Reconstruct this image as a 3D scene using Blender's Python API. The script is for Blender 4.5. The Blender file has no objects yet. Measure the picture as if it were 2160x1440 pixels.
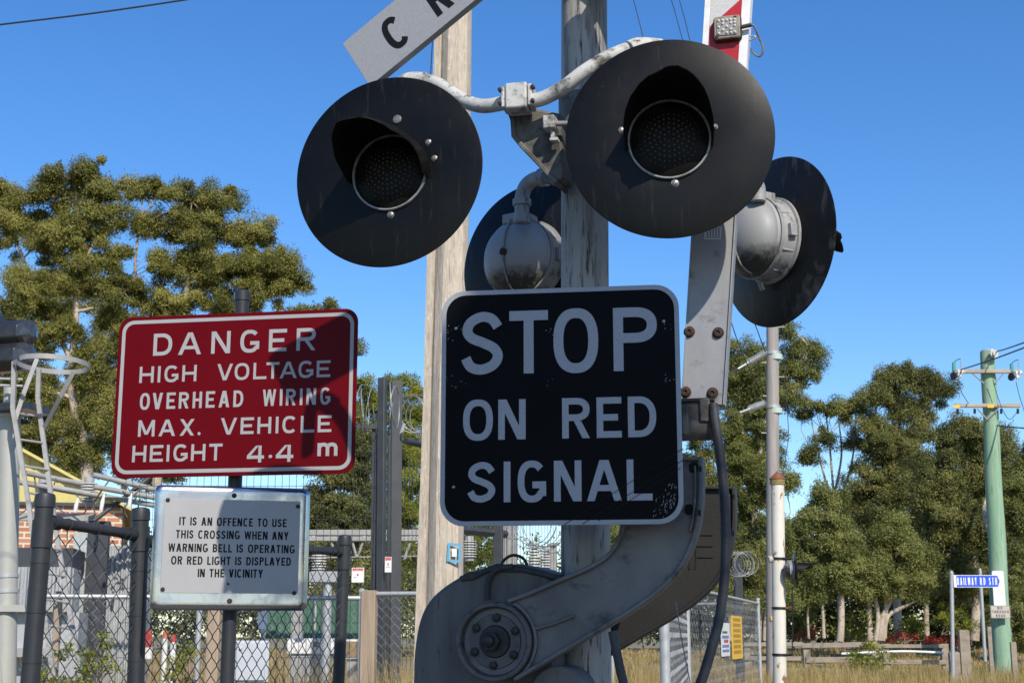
import bpy, bmesh, math, random
import numpy as np
from mathutils import Vector, Matrix, noise as mnoise

random.seed(11)
rng = np.random.default_rng(11)
PI = math.pi
R = math.radians
scene = bpy.context.scene
COL = scene.collection

# ------------------------------------------------------------------ camera geometry
FPX = 3000.0                      # 50 mm lens on a 36 mm sensor, in pixels of the 2160 wide photograph
PITCH = math.atan(620 / FPX)
CT, ST = math.cos(PITCH), math.sin(PITCH)
EYE = 1.45

def ray(px, py):
    x = (px - 1080) / FPX
    y = (720 - py) / FPX
    return Vector((x, CT - y * ST, ST + y * CT))

def at(px, py, Y):
    """World point seen at a pixel, Y metres in front of the camera."""
    r = ray(px, py)
    s = Y / r.y
    return Vector((r.x * s, Y, EYE + r.z * s))

def project(p):
    d = p - Vector((0, 0, EYE))
    f = d.y * CT + d.z * ST
    u = d.z * CT - d.y * ST
    return (1080 + d.x / f * FPX, 720 - u / f * FPX)

class Frame:
    """An upright plane: u runs along it, v is up, n is its facing direction (yaw turns it to face left)."""
    def __init__(s, o, yaw=0.0, tilt=0.0):
        a = R(yaw)
        s.o = Vector(o)
        s.n = Vector((-math.sin(a), -math.cos(a), 0))
        s.u = Vector((math.cos(a), -math.sin(a), 0))
        s.v = Vector((0, 0, 1))
        if tilt:
            m = Matrix.Rotation(R(tilt), 3, s.u)
            s.n = m @ s.n
            s.v = m @ s.v
    def pt(s, a, b, c=0.0):
        return s.o + s.u * a + s.v * b + s.n * c
    def loc(s, px, py, c=0.0):
        r = ray(px, py)
        e = Vector((0, 0, EYE))
        t = ((s.o + s.n * c) - e).dot(s.n) / r.dot(s.n)
        p = e + r * t - s.o
        return (p.dot(s.u), p.dot(s.v))
    def shift(s, c, a=0.0, b=0.0):
        f = Frame.__new__(Frame)
        f.o, f.u, f.v, f.n = s.pt(a, b, c), s.u, s.v, s.n
        return f

WORLD = Frame((0, 0, 0), 0)
WORLD.n = Vector((0, -1, 0))

# ------------------------------------------------------------------ mesh builder
ROOTLOC = {}

class MB:
    def __init__(s):
        s.v = []
        s.f = []
    def add(s, vs, fs):
        k = len(s.v)
        s.v += [Vector(p) for p in vs]
        s.f += [tuple(i + k for i in f) for f in fs]
        return s
    def box(s, fr, a, b, c):
        vs = [fr.pt(x, y, z) for z in c for y in b for x in a]
        return s.add(vs, [(0, 1, 3, 2), (4, 6, 7, 5), (0, 4, 5, 1), (2, 3, 7, 6), (0, 2, 6, 4), (1, 5, 7, 3)])
    def prism(s, fr, poly, c0, c1):
        n = len(poly)
        vs = [fr.pt(x, y, c0) for x, y in poly] + [fr.pt(x, y, c1) for x, y in poly]
        fs = [tuple(range(n - 1, -1, -1)), tuple(range(n, 2 * n))]
        fs += [(i, (i + 1) % n, n + (i + 1) % n, n + i) for i in range(n)]
        return s.add(vs, fs)
    def sheet(s, fr, poly, c):
        return s.add([fr.pt(x, y, c) for x, y in poly], [tuple(range(len(poly)))])
    def ring(s, fr, outer, inner, c0, c1):
        n = len(outer)
        vs = []
        for c in (c0, c1):
            vs += [fr.pt(x, y, c) for x, y in outer] + [fr.pt(x, y, c) for x, y in inner]
        fs = []
        for i in range(n):
            j = (i + 1) % n
            fs += [(i, j, n + j, n + i), (2 * n + i, 3 * n + i, 3 * n + j, 2 * n + j),
                   (i, 2 * n + i, 2 * n + j, j), (n + i, n + j, 3 * n + j, 3 * n + i)]
        return s.add(vs, fs)
    def tube(s, pts, r, n=10, caps=True, closed=False):
        pts = [Vector(p) for p in pts]
        m = len(pts)
        rs = r if isinstance(r, (list, tuple)) else [r] * m
        prev = None
        vs = []
        for i, p in enumerate(pts):
            if closed:
                t = pts[(i + 1) % m] - pts[i - 1]
            else:
                t = pts[min(i + 1, m - 1)] - pts[max(i - 1, 0)]
            if t.length < 1e-9:
                t = Vector((0, 0, 1))
            t.normalize()
            if prev is None:
                ref = Vector((0, 0, 1)) if abs(t.z) < .9 else Vector((1, 0, 0))
                x = t.cross(ref).normalized()
            else:
                x = prev - t * prev.dot(t)
                x = x.normalized() if x.length > 1e-6 else t.orthogonal().normalized()
            prev = x
            y = t.cross(x)
            for k in range(n):
                a = 2 * PI * k / n
                vs.append(p + (x * math.cos(a) + y * math.sin(a)) * rs[i])
        fs = []
        for i in range(m if closed else m - 1):
            for k in range(n):
                fs.append((i * n + k, i * n + (k + 1) % n, ((i + 1) % m) * n + (k + 1) % n, ((i + 1) % m) * n + k))
        if caps and not closed:
            fs += [tuple(range(n - 1, -1, -1)), tuple(range((m - 1) * n, m * n))]
        return s.add(vs, fs)
    def cyl(s, p0, p1, r0, r1=None, n=20):
        return s.tube([p0, p1], [r0, r0 if r1 is None else r1], n)
    def lathe(s, fr, prof, n=48, caps=True):
        """prof: (distance along fr.n, radius) rings."""
        m = len(prof)
        vs = []
        for c, r in prof:
            for k in range(n):
                a = 2 * PI * k / n
                vs.append(fr.pt(r * math.cos(a), r * math.sin(a), c))
        fs = []
        for i in range(m - 1):
            for k in range(n):
                fs.append((i * n + k, i * n + (k + 1) % n, (i + 1) * n + (k + 1) % n, (i + 1) * n + k))
        if caps:
            fs += [tuple(range(n - 1, -1, -1)), tuple(range((m - 1) * n, m * n))]
        return s.add(vs, fs)
    def strip(s, fr, pts, w, c0, c1, closed=False):
        """A bar of width w and depth c0..c1 that follows a 2D path in the frame."""
        o, i = offset_path(pts, w / 2, closed), offset_path(pts, -w / 2, closed)
        m = len(pts)
        vs = []
        for c in (c0, c1):
            vs += [fr.pt(x, y, c) for x, y in o] + [fr.pt(x, y, c) for x, y in i]
        fs = []
        for k in range(m if closed else m - 1):
            j = (k + 1) % m
            fs += [(k, j, m + j, m + k), (2 * m + k, 3 * m + k, 3 * m + j, 2 * m + j),
                   (k, 2 * m + k, 2 * m + j, j), (m + k, m + j, 3 * m + j, 3 * m + k)]
        if not closed:
            for k in (0, m - 1):
                fs.append((k, m + k, 3 * m + k, 2 * m + k))
        return s.add(vs, fs)
    def sphere(s, c, r, nu=10, nv=6, sc=(1, 1, 1)):
        c = Vector(c)
        vs = [c + Vector((0, 0, r * sc[2]))]
        for j in range(1, nv):
            t = PI * j / nv
            for i in range(nu):
                a = 2 * PI * i / nu
                vs.append(c + Vector((r * sc[0] * math.sin(t) * math.cos(a), r * sc[1] * math.sin(t) * math.sin(a), r * sc[2] * math.cos(t))))
        vs.append(c - Vector((0, 0, r * sc[2])))
        fs = [(0, 1 + i, 1 + (i + 1) % nu) for i in range(nu)]
        for j in range(nv - 2):
            for i in range(nu):
                a, b = 1 + j * nu + i, 1 + j * nu + (i + 1) % nu
                fs.append((a, a + nu, b + nu, b))
        k = len(vs) - 1
        fs += [(k, 1 + (nv - 2) * nu + (i + 1) % nu, 1 + (nv - 2) * nu + i) for i in range(nu)]
        return s.add(vs, fs)
    def build(s, name, m, parent=None, smooth=35, bevel=0.0, loc=None, normals=True):
        base = Vector((0, 0, 0))
        if parent is not None:
            base = ROOTLOC[parent.name]
        elif loc is not None:
            base = Vector(loc)
        elif s.v:
            xs = [p.x for p in s.v]; ys = [p.y for p in s.v]; zs = [p.z for p in s.v]
            base = Vector(((min(xs) + max(xs)) / 2, (min(ys) + max(ys)) / 2, min(zs)))
        me = bpy.data.meshes.new(name)
        me.from_pydata([p - base for p in s.v], [], s.f)
        if normals:
            bm = bmesh.new()
            bm.from_mesh(me)
            bmesh.ops.recalc_face_normals(bm, faces=bm.faces)
            bm.to_mesh(me)
            bm.free()
        if smooth:
            me.polygons.foreach_set('use_smooth', [True] * len(me.polygons))
            me.set_sharp_from_angle(angle=R(smooth))
        me.materials.append(m)
        o = bpy.data.objects.new(name, me)
        COL.objects.link(o)
        if parent is not None:
            o.parent = parent
        else:
            o.location = base
        ROOTLOC[o.name] = base
        if bevel:
            b = o.modifiers.new('bevel', 'BEVEL')
            b.width = bevel
            b.segments = 2
            b.limit_method = 'ANGLE'
            b.angle_limit = R(40)
        return o

def offset_path(pts, d, closed=False):
    m = len(pts)
    out = []
    for i in range(m):
        p = pts[i]
        a = pts[i - 1] if (closed or i > 0) else None
        b = pts[(i + 1) % m] if (closed or i < m - 1) else None
        ns = []
        for q0, q1 in ((a, p), (p, b)):
            if q0 is None or q1 is None:
                continue
            dx, dy = q1[0] - q0[0], q1[1] - q0[1]
            L = math.hypot(dx, dy) or 1e-9
            ns.append((-dy / L, dx / L))
        nx = sum(k[0] for k in ns); ny = sum(k[1] for k in ns)
        L = math.hypot(nx, ny) or 1e-9
        nx, ny = nx / L, ny / L
        cs = max(.5, nx * ns[0][0] + ny * ns[0][1])
        out.append((p[0] + nx * d / cs, p[1] + ny * d / cs))
    return out

def rrect(a0, a1, b0, b1, r, k=8):
    pts = []
    for cx, cy, s in ((a1 - r, b1 - r, 0), (a0 + r, b1 - r, 90), (a0 + r, b0 + r, 180), (a1 - r, b0 + r, 270)):
        for i in range(k + 1):
            t = R(s + 90 * i / k)
            pts.append((cx + r * math.cos(t), cy + r * math.sin(t)))
    return pts

def spline(pts, k=8, closed=False):
    """Catmull-Rom through points of any dimension."""
    P = [Vector(p) if len(p) == 3 else Vector((p[0], p[1], 0)) for p in pts]
    dim = len(pts[0])
    n = len(P)
    out = []
    for i in range(n if closed else n - 1):
        g = (lambda j: P[j % n]) if closed else (lambda j: P[max(0, min(n - 1, j))])
        p0, p1, p2, p3 = g(i - 1), g(i), g(i + 1), g(i + 2)
        for j in range(k):
            t = j / k
            q = .5 * ((2 * p1) + (p2 - p0) * t + (2 * p0 - 5 * p1 + 4 * p2 - p3) * t * t + (3 * p1 - p0 - 3 * p2 + p3) * t ** 3)
            out.append(q)
    if not closed:
        out.append(P[-1].copy())
    return [tuple(q) if dim == 3 else (q.x, q.y) for q in out]

# ------------------------------------------------------------------ naming
def tag(o, label, cat, group=None, kind=None):
    o['label'] = label
    o['category'] = cat
    if group:
        o['group'] = group
    if kind:
        o['kind'] = kind
    return o

def thing(name, label, cat, loc, group=None):
    o = bpy.data.objects.new(name, None)
    COL.objects.link(o)
    o.empty_display_size = .1
    o.location = loc
    ROOTLOC[o.name] = Vector(loc)
    return tag(o, label, cat, group)

def copy_thing(src, loc, label=None, group=None, rotz=None):
    r = src.copy()
    COL.objects.link(r)
    r.location = loc
    if rotz is not None:
        r.rotation_euler.z = rotz
    if label:
        r['label'] = label
    if group:
        r['group'] = group
    for ch in list(src.children):
        c = ch.copy()
        COL.objects.link(c)
        c.parent = r
        for g in list(ch.children):
            d = g.copy()
            COL.objects.link(d)
            d.parent = c
    return r

# ------------------------------------------------------------------ materials
def new_mat(name):
    m = bpy.data.materials.new(name)
    m.use_nodes = True
    nt = m.node_tree
    b = nt.nodes['Principled BSDF']
    return m, nt, b

def mat(name, col, col2=None, rough=.6, metal=0.0, scale=6, lo=.45, hi=.62, stretch=(1, 1, 1), detail=6,
        bump=0.0, bscale=80, bstretch=(1, 1, 1), col3=None, scale3=40, lo3=.55, hi3=.7, stretch3=(1, 1, 1), spec=.5, rough2=None, coat=0.0,
        col4=None, scale4=30, lo4=.6, hi4=.66, stretch4=(1, 1, 1)):
    m, nt, b = new_mat(name)
    N, L = nt.nodes, nt.links
    b.inputs['Roughness'].default_value = rough
    b.inputs['Metallic'].default_value = metal
    b.inputs['Specular IOR Level'].default_value = spec
    b.inputs['Coat Weight'].default_value = coat
    tc = N.new('ShaderNodeTexCoord')
    def noise(sc, st, det):
        mp = N.new('ShaderNodeMapping')
        mp.inputs['Scale'].default_value = st
        L.new(tc.outputs['Object'], mp.inputs['Vector'])
        nz = N.new('ShaderNodeTexNoise')
        nz.inputs['Scale'].default_value = sc
        nz.inputs['Detail'].default_value = det
        nz.inputs['Roughness'].default_value = .62
        L.new(mp.outputs['Vector'], nz.inputs['Vector'])
        return nz.outputs['Fac']
    def ramp(f, lo, hi):
        mr = N.new('ShaderNodeMapRange')
        mr.inputs['From Min'].default_value = lo
        mr.inputs['From Max'].default_value = hi
        L.new(f, mr.inputs['Value'])
        return mr.outputs['Result']
    c4 = lambda c: (c[0], c[1], c[2], 1)
    out = None
    if col2 is not None:
        f = ramp(noise(scale, stretch, detail), lo, hi)
        mx = N.new('ShaderNodeMix'); mx.data_type = 'RGBA'
        L.new(f, mx.inputs['Factor'])
        mx.inputs[6].default_value = c4(col); mx.inputs[7].default_value = c4(col2)
        out = mx.outputs[2]
        if rough2 is not None:
            mr = N.new('ShaderNodeMapRange')
            mr.inputs['To Min'].default_value = rough; mr.inputs['To Max'].default_value = rough2
            L.new(f, mr.inputs['Value']); L.new(mr.outputs['Result'], b.inputs['Roughness'])
    if col3 is not None:
        f = ramp(noise(scale3, stretch3, 5), lo3, hi3)
        mx = N.new('ShaderNodeMix'); mx.data_type = 'RGBA'
        L.new(f, mx.inputs['Factor'])
        if out is not None:
            L.new(out, mx.inputs[6])
        else:
            mx.inputs[6].default_value = c4(col)
        mx.inputs[7].default_value = c4(col3)
        out = mx.outputs[2]
    if col4 is not None:
        f = ramp(noise(scale4, stretch4, 7), lo4, hi4)
        mx = N.new('ShaderNodeMix'); mx.data_type = 'RGBA'
        L.new(f, mx.inputs['Factor'])
        if out is not None:
            L.new(out, mx.inputs[6])
        else:
            mx.inputs[6].default_value = c4(col)
        mx.inputs[7].default_value = c4(col4)
        out = mx.outputs[2]
    if out is not None:
        L.new(out, b.inputs['Base Color'])
    else:
        b.inputs['Base Color'].default_value = c4(col)
    if bump:
        bp = N.new('ShaderNodeBump')
        bp.inputs['Strength'].default_value = bump
        bp.inputs['Distance'].default_value = .01
        L.new(noise(bscale, bstretch, 4), bp.inputs['Height'])
        L.new(bp.outputs['Normal'], b.inputs['Normal'])
    return m

M = {}
M['black_paint'] = mat('black_paint', (.0032, .0032, .0034), (.0060, .0058, .0055), rough=.34, rough2=.44, scale=5, lo=.38, hi=.72, spec=.17, col3=(.022, .022, .021), scale3=26, lo3=.60, hi3=.80, stretch3=(2, 2, .22), col4=(.05, .05, .05), scale4=120, lo4=.70, hi4=.74, stretch4=(1, 1, .25), bump=.02, bscale=30)
M['black_matte'] = mat('black_matte', (.0035, .0035, .0037), (.006, .006, .006), rough=.55, scale=12, spec=.18)
M['black_back'] = mat('black_back', (.005, .0055, .007), (.010, .011, .013), rough=.42, scale=6, lo=.4, hi=.7, spec=.22, col3=(.11, .11, .115), scale3=4.5, lo3=.58, hi3=.70, stretch3=(1, 1, .8), col4=(.045, .046, .05), scale4=22, lo4=.56, hi4=.72, stretch4=(1, 1, .2))
M['lens_dark'] = mat('lens_dark', (.006, .0052, .0042), (.011, .009, .007), rough=.5, scale=20, spec=.12)
M['lens_dot'] = mat('lens_dot', (.085, .075, .056), rough=.3, spec=.5)
M['chrome'] = mat('chrome', (.30, .28, .25), (.14, .12, .10), rough=.38, metal=.6, scale=40)
M['rim_grey'] = mat('rim_grey', (.26, .26, .25), (.14, .14, .135), rough=.45, scale=30)
M['grey_housing'] = mat('grey_housing', (.30, .30, .295), (.21, .205, .195), rough=.5, scale=7, lo=.4, hi=.75, col3=(.05, .046, .034), scale3=30, stretch3=(1, 1, .35), lo3=.52, hi3=.70, bump=.08, bscale=90)
M['white_casting'] = mat('white_casting', (.50, .49, .45), (.30, .295, .265), rough=.6, scale=10, lo=.42, hi=.72, col3=(.055, .048, .034), scale3=20, lo3=.52, hi3=.68, col4=(.03, .028, .02), scale4=80, lo4=.62, hi4=.70, bump=.12, bscale=70)
M['dirty_casting'] = mat('dirty_casting', (.135, .127, .107), (.045, .041, .032), rough=.7, scale=9, lo=.40, hi=.62, col3=(.04, .035, .028), scale3=30, lo3=.52, hi3=.66, bump=.2, bscale=60)
M['steel_post'] = mat('steel_post', (.36, .345, .315), (.24, .23, .205), rough=.62, scale=14, stretch=(1, 1, .12), lo=.4, hi=.7, col3=(.040, .037, .032), scale3=95, stretch3=(1, 1, .10), lo3=.55, hi3=.66, col4=(.11, .10, .085), scale4=17, stretch4=(1, 1, .10), lo4=.52, hi4=.66, bump=.06, bscale=120)
M['timber_pole'] = mat('timber_pole', (.56, .475, .37), (.43, .36, .275), rough=.9, scale=42, stretch=(1, 1, .22), lo=.36, hi=.64, col3=(.24, .20, .15), scale3=110, stretch3=(1, 1, .03), lo3=.59, hi3=.68, bump=.9, bscale=120, bstretch=(1, 1, .06), col4=(.60, .55, .47), scale4=60, lo4=.58, hi4=.66, stretch4=(1, 1, .35))
M['grey_pole'] = mat('grey_pole', (.34, .31, .28), (.24, .22, .20), rough=.85, scale=12, stretch=(1, 1, .06), lo=.38, hi=.65, bump=.3, bscale=50, bstretch=(1, 1, .05))
M['green_pole'] = mat('green_pole', (.19, .34, .21), (.28, .40, .28), rough=.85, scale=9, stretch=(1, 1, .07), lo=.38, hi=.66, col3=(.36, .35, .26), scale3=14, stretch3=(1, 1, .09), lo3=.55, hi3=.68, col4=(.11, .19, .12), scale4=30, stretch4=(1, 1, .06), lo4=.58, hi4=.68, bump=.3, bscale=40, bstretch=(1, 1, .06))
M['weathered_wood'] = mat('weathered_wood', (.34, .28, .21), (.22, .18, .135), rough=.9, scale=8, stretch=(.4, 1, 1), lo=.38, hi=.66, bump=.3, bscale=40)
M['crossarm_wood'] = mat('crossarm_wood', (.42, .36, .27), (.30, .25, .19), rough=.9, scale=9, stretch=(.2, 1, 1), lo=.38, hi=.66)
M['sheet_white'] = mat('sheet_white', (.285, .29, .30), (.25, .255, .265), rough=.45, scale=220, detail=1, lo=.42, hi=.58, spec=.5)
M['white_bright'] = mat('white_bright', (.72, .71, .69), (.64, .63, .61), rough=.5, scale=25, lo=.4, hi=.75)
M['sign_black'] = mat('sign_black', (.003, .0032, .0036), (.0045, .0048, .0053), rough=.4, scale=5, lo=.4, hi=.8, spec=.05, col3=(.02, .02, .022), scale3=18, lo3=.70, hi3=.82)
M['sign_red'] = mat('sign_red', (.115, .0008, .0036), (.098, .0007, .0032), rough=.38, scale=4, lo=.35, hi=.75, spec=.10, col3=(.15, .01, .014), scale3=60, lo3=.70, hi3=.78)
M['sign_back'] = mat('sign_back', (.42, .42, .43), (.33, .33, .34), rough=.4, metal=.6, scale=12)
M['letter_black'] = mat('letter_black', (.007, .007, .0075), rough=.6, spec=.15)
M['plate_white'] = mat('plate_white', (.345, .34, .335), (.31, .305, .30), rough=.42, scale=6, lo=.35, hi=.7, spec=.5, col3=(.36, .36, .36), scale3=70, lo3=.70, hi3=.78)
M['pressed_tin'] = mat('pressed_tin', (.50, .50, .50), (.30, .31, .34), rough=.20, rough2=.45, metal=1.0, scale=5, lo=.42, hi=.72, col3=(.25, .25, .27), scale3=13, lo3=.60, hi3=.78, bump=.04, bscale=14)
M['rust'] = mat('rust', (.060, .028, .014), (.028, .018, .013), rough=.85, scale=40, lo=.4, hi=.6, bump=.3, bscale=150)
M['rust_orange'] = mat('rust_orange', (.26, .085, .035), (.16, .055, .028), rough=.85, scale=20, lo=.4, hi=.6)
M['boom_alu'] = mat('boom_alu', (.33, .33, .335), (.23, .23, .235), rough=.5, rough2=.62, metal=.25, scale=7, stretch=(1, 1, .5), lo=.36, hi=.7, col3=(.10, .09, .08), scale3=15, stretch3=(1, 1, 1.6), lo3=.56, hi3=.78, bump=.03, bscale=60)
M['boom_red'] = mat('boom_red', (.42, .010, .016), (.37, .008, .014), rough=.4, scale=30, spec=.5)
M['boom_white'] = mat('boom_white', (.56, .55, .54), (.48, .475, .47), rough=.4, scale=230, detail=1, lo=.4, hi=.6)
M['edge_white'] = mat('edge_white', (.74, .73, .72), (.60, .58, .55), rough=.5, scale=18, lo=.5, hi=.8)
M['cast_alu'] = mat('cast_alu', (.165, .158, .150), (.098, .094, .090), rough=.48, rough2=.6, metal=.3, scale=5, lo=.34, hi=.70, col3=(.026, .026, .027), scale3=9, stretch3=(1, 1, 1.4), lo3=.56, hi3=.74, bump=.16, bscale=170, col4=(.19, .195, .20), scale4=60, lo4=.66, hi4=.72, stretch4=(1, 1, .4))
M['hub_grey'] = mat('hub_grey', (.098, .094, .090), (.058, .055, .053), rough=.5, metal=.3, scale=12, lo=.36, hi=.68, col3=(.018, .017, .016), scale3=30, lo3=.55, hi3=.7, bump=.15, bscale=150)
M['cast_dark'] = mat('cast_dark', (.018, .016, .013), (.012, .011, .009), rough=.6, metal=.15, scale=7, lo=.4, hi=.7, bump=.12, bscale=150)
M['box_grey'] = mat('box_grey', (.110, .104, .098), (.066, .063, .060), rough=.62, scale=18, stretch=(1, 1, .18), lo=.36, hi=.68, col4=(.11, .105, .095), scale4=40, lo4=.64, hi4=.74, stretch4=(1, 1, .10), col3=(.020, .020, .021), scale3=70, stretch3=(1, 1, .12), lo3=.60, hi3=.72, bump=.08, bscale=130)
M['iron_dark'] = mat('iron_dark', (.03, .03, .03), (.02, .019, .018), rough=.5, metal=.5, scale=40, bump=.1, bscale=90)
M['rubber'] = mat('rubber', (.032, .032, .034), (.05, .05, .05), rough=.6, scale=15, spec=.35, bump=.05, bscale=60)
M['cable_grey'] = mat('cable_grey', (.17, .17, .17), (.10, .10, .10), rough=.6, scale=30)
M['wire_dark'] = mat('wire_dark', (.03, .031, .033), rough=.5, spec=.4)
M['fence_black'] = mat('fence_black', (.022, .024, .028), (.036, .037, .039), rough=.5, scale=14, lo=.4, hi=.75, spec=.4, bump=.05, bscale=150)
M['mesh_black'] = mat('mesh_black', (.028, .03, .033), (.05, .05, .05), rough=.45, scale=10)
M['galv'] = mat('galv', (.46, .47, .46), (.36, .37, .365), rough=.5, metal=.35, scale=22, lo=.36, hi=.66)
M['galv_mesh'] = mat('galv_mesh', (.30, .31, .31), (.22, .23, .23), rough=.55, metal=.3, scale=8)
M['signal_pole'] = mat('signal_pole', (.38, .38, .34), (.36, .36, .32), rough=.55, scale=10, lo=.36, hi=.66, metal=.15)
M['signal_black'] = mat('signal_black', (.022, .023, .025), (.035, .035, .037), rough=.3, scale=8, spec=.5)
M['signal_gloss'] = mat('signal_gloss', (.05, .052, .055), (.08, .08, .082), rough=.16, scale=20, spec=.8, metal=.3)
M['tall_fence'] = mat('tall_fence', (.033, .036, .040), (.048, .05, .054), rough=.5, scale=6, lo=.4, hi=.7)
M['tall_fence_side'] = mat('tall_fence_side', (.085, .105, .125), (.07, .088, .105), rough=.5, scale=6, lo=.4, hi=.7)
M['post_timber'] = mat('post_timber', (.38, .29, .20), (.27, .205, .145), rough=.9, scale=18, stretch=(1, 1, .06), lo=.36, hi=.66, bump=.3, bscale=60, bstretch=(1, 1, .08))
M['yellow_metal'] = mat('yellow_metal', (.56, .47, .16), (.50, .42, .14), rough=.5, scale=3, lo=.35, hi=.7)
M['grey_metal'] = mat('grey_metal', (.36, .37, .37), (.28, .29, .295), rough=.55, scale=4, lo=.36, hi=.68)
M['beam_grey'] = mat('beam_grey', (.34, .33, .31), (.26, .25, .235), rough=.6, scale=6, lo=.36, hi=.68)
M['dark_shed'] = mat('dark_shed', (.030, .034, .042), (.04, .045, .052), rough=.6, scale=3)
M['porcelain'] = mat('porcelain', (.60, .59, .55), (.50, .49, .45), rough=.25, scale=9)
M['porcelain_teal'] = mat('porcelain_teal', (.10, .30, .28), rough=.25)
M['cab_white'] = mat('cab_white', (.72, .71, .67), (.60, .59, .55), rough=.5, scale=6, lo=.4, hi=.75)
M['meter_grey'] = mat('meter_grey', (.46, .48, .50), (.40, .42, .44), rough=.5, scale=9, lo=.36, hi=.66)
M['green_panel'] = mat('green_panel', (.055, .135, .085), (.045, .115, .07), rough=.8, scale=5)
M['red_paint'] = mat('red_paint', (.36, .04, .03), rough=.5)
M['orange_paint'] = mat('orange_paint', (.50, .13, .05), rough=.5)
M['yellow_sign'] = mat('yellow_sign', (.78, .46, .012), (.72, .42, .012), rough=.45, scale=12)
M['blue_sign'] = mat('blue_sign', (.012, .085, .60), rough=.4)
M['grey_text'] = mat('grey_text', (.10, .10, .10), rough=.6)
M['brown_text'] = mat('brown_text', (.42, .20, .012), rough=.5)
M['pale_sign'] = mat('pale_sign', (.50, .44, .37), (.44, .39, .33), rough=.6, scale=14)
M['blue_text'] = mat('blue_text', (.12, .17, .42), rough=.5)
M['red_text'] = mat('red_text', (.5, .04, .04), rough=.5)
M['white_pole'] = mat('white_pole', (.64, .61, .52), (.54, .50, .41), rough=.55, scale=9, stretch=(1, 1, .5), lo=.4, hi=.8, col3=(.26, .10, .04), scale3=11, lo3=.585, hi3=.64, stretch3=(1, 1, .5))
M['aqua_paint'] = mat('aqua_paint', (.10, .33, .48), rough=.8)
M['tan_brown'] = mat('tan_brown', (.22, .15, .08), (.30, .2, .1), rough=.8, scale=10)

def brick_mat():
    m, nt, b = new_mat('brickwork')
    N, L = nt.nodes, nt.links
    tc = N.new('ShaderNodeTexCoord')
    mp = N.new('ShaderNodeMapping')
    mp.inputs['Rotation'].default_value = (R(90), 0, 0)
    L.new(tc.outputs['Object'], mp.inputs['Vector'])
    br = N.new('ShaderNodeTexBrick')
    br.inputs['Scale'].default_value = 1.0
    br.inputs['Brick Width'].default_value = .26
    br.inputs['Row Height'].default_value = .105
    br.inputs['Mortar Size'].default_value = .016
    br.inputs['Color1'].default_value = (.36, .14, .07, 1)
    br.inputs['Color2'].default_value = (.44, .20, .11, 1)
    br.inputs['Mortar'].default_value = (.56, .50, .40, 1)
    L.new(mp.outputs['Vector'], br.inputs['Vector'])
    L.new(br.outputs['Color'], b.inputs['Base Color'])
    b.inputs['Roughness'].default_value = .9
    return m
M['brick'] = brick_mat()

def leaf_mat(name, dark, mid, light, trans=.40):
    m, nt, b = new_mat(name)
    N, L = nt.nodes, nt.links
    at_ = N.new('ShaderNodeAttribute')
    at_.attribute_name = 'tone'
    cr = N.new('ShaderNodeValToRGB')
    cr.color_ramp.elements[0].color = (*dark, 1)
    cr.color_ramp.elements[1].color = (*light, 1)
    e = cr.color_ramp.elements.new(.5)
    e.color = (*mid, 1)
    L.new(at_.outputs['Fac'], cr.inputs['Fac'])
    b.inputs['Roughness'].default_value = .5
    b.inputs['Specular IOR Level'].default_value = .3
    L.new(cr.outputs['Color'], b.inputs['Base Color'])
    tr = N.new('ShaderNodeBsdfTranslucent')
    L.new(cr.outputs['Color'], tr.inputs['Color'])
    mx = N.new('ShaderNodeMixShader')
    mx.inputs['Fac'].default_value = trans
    L.new(b.outputs['BSDF'], mx.inputs[1])
    L.new(tr.outputs['BSDF'], mx.inputs[2])
    L.new(mx.outputs['Shader'], N['Material Output'].inputs['Surface'])
    return m
M['leaf_olive'] = leaf_mat('leaf_olive', (.085, .092, .022), (.235, .230, .055), (.38, .345, .095))
M['leaf_green'] = leaf_mat('leaf_green', (.075, .092, .025), (.205, .222, .060), (.34, .33, .105))
M['leaf_deep'] = leaf_mat('leaf_deep', (.064, .075, .024), (.180, .188, .054), (.31, .29, .095))
M['leaf_bright'] = leaf_mat('leaf_bright', (.09, .12, .018), (.21, .24, .030), (.38, .37, .06))
M['leaf_red'] = leaf_mat('leaf_red', (.09, .012, .008), (.24, .03, .018), (.36, .07, .04), .15)
M['grass_dry'] = leaf_mat('grass_dry', (.22, .15, .05), (.42, .30, .11), (.60, .47, .21), .3)
M['grass_green'] = leaf_mat('grass_green', (.09, .12, .02), (.17, .21, .035), (.30, .31, .07), .3)
M['bark_pale'] = mat('bark_pale', (.47, .40, .32), (.33, .26, .19), rough=.85, scale=3.5, stretch=(1, 1, .4), lo=.4, hi=.62, col3=(.17, .12, .085), scale3=7, lo3=.58, hi3=.68)
M['bark_brown'] = mat('bark_brown', (.26, .19, .135), (.17, .12, .085), rough=.9, scale=5, stretch=(1, 1, .3), lo=.4, hi=.62)
# ------------------------------------------------------------------ lettering: stroke glyphs in a unit box (cap height 1)
def superarc(cx, cy, rx, ry, a0, a1, p=2.35, k=18):
    out = []
    for i in range(k + 1):
        a = R(a0 + (a1 - a0) * i / k)
        c, s = math.cos(a), math.sin(a)
        e = 2 / p
        out.append((cx + rx * math.copysign(abs(c) ** e, c), cy + ry * math.copysign(abs(s) ** e, s)))
    return out

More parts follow.
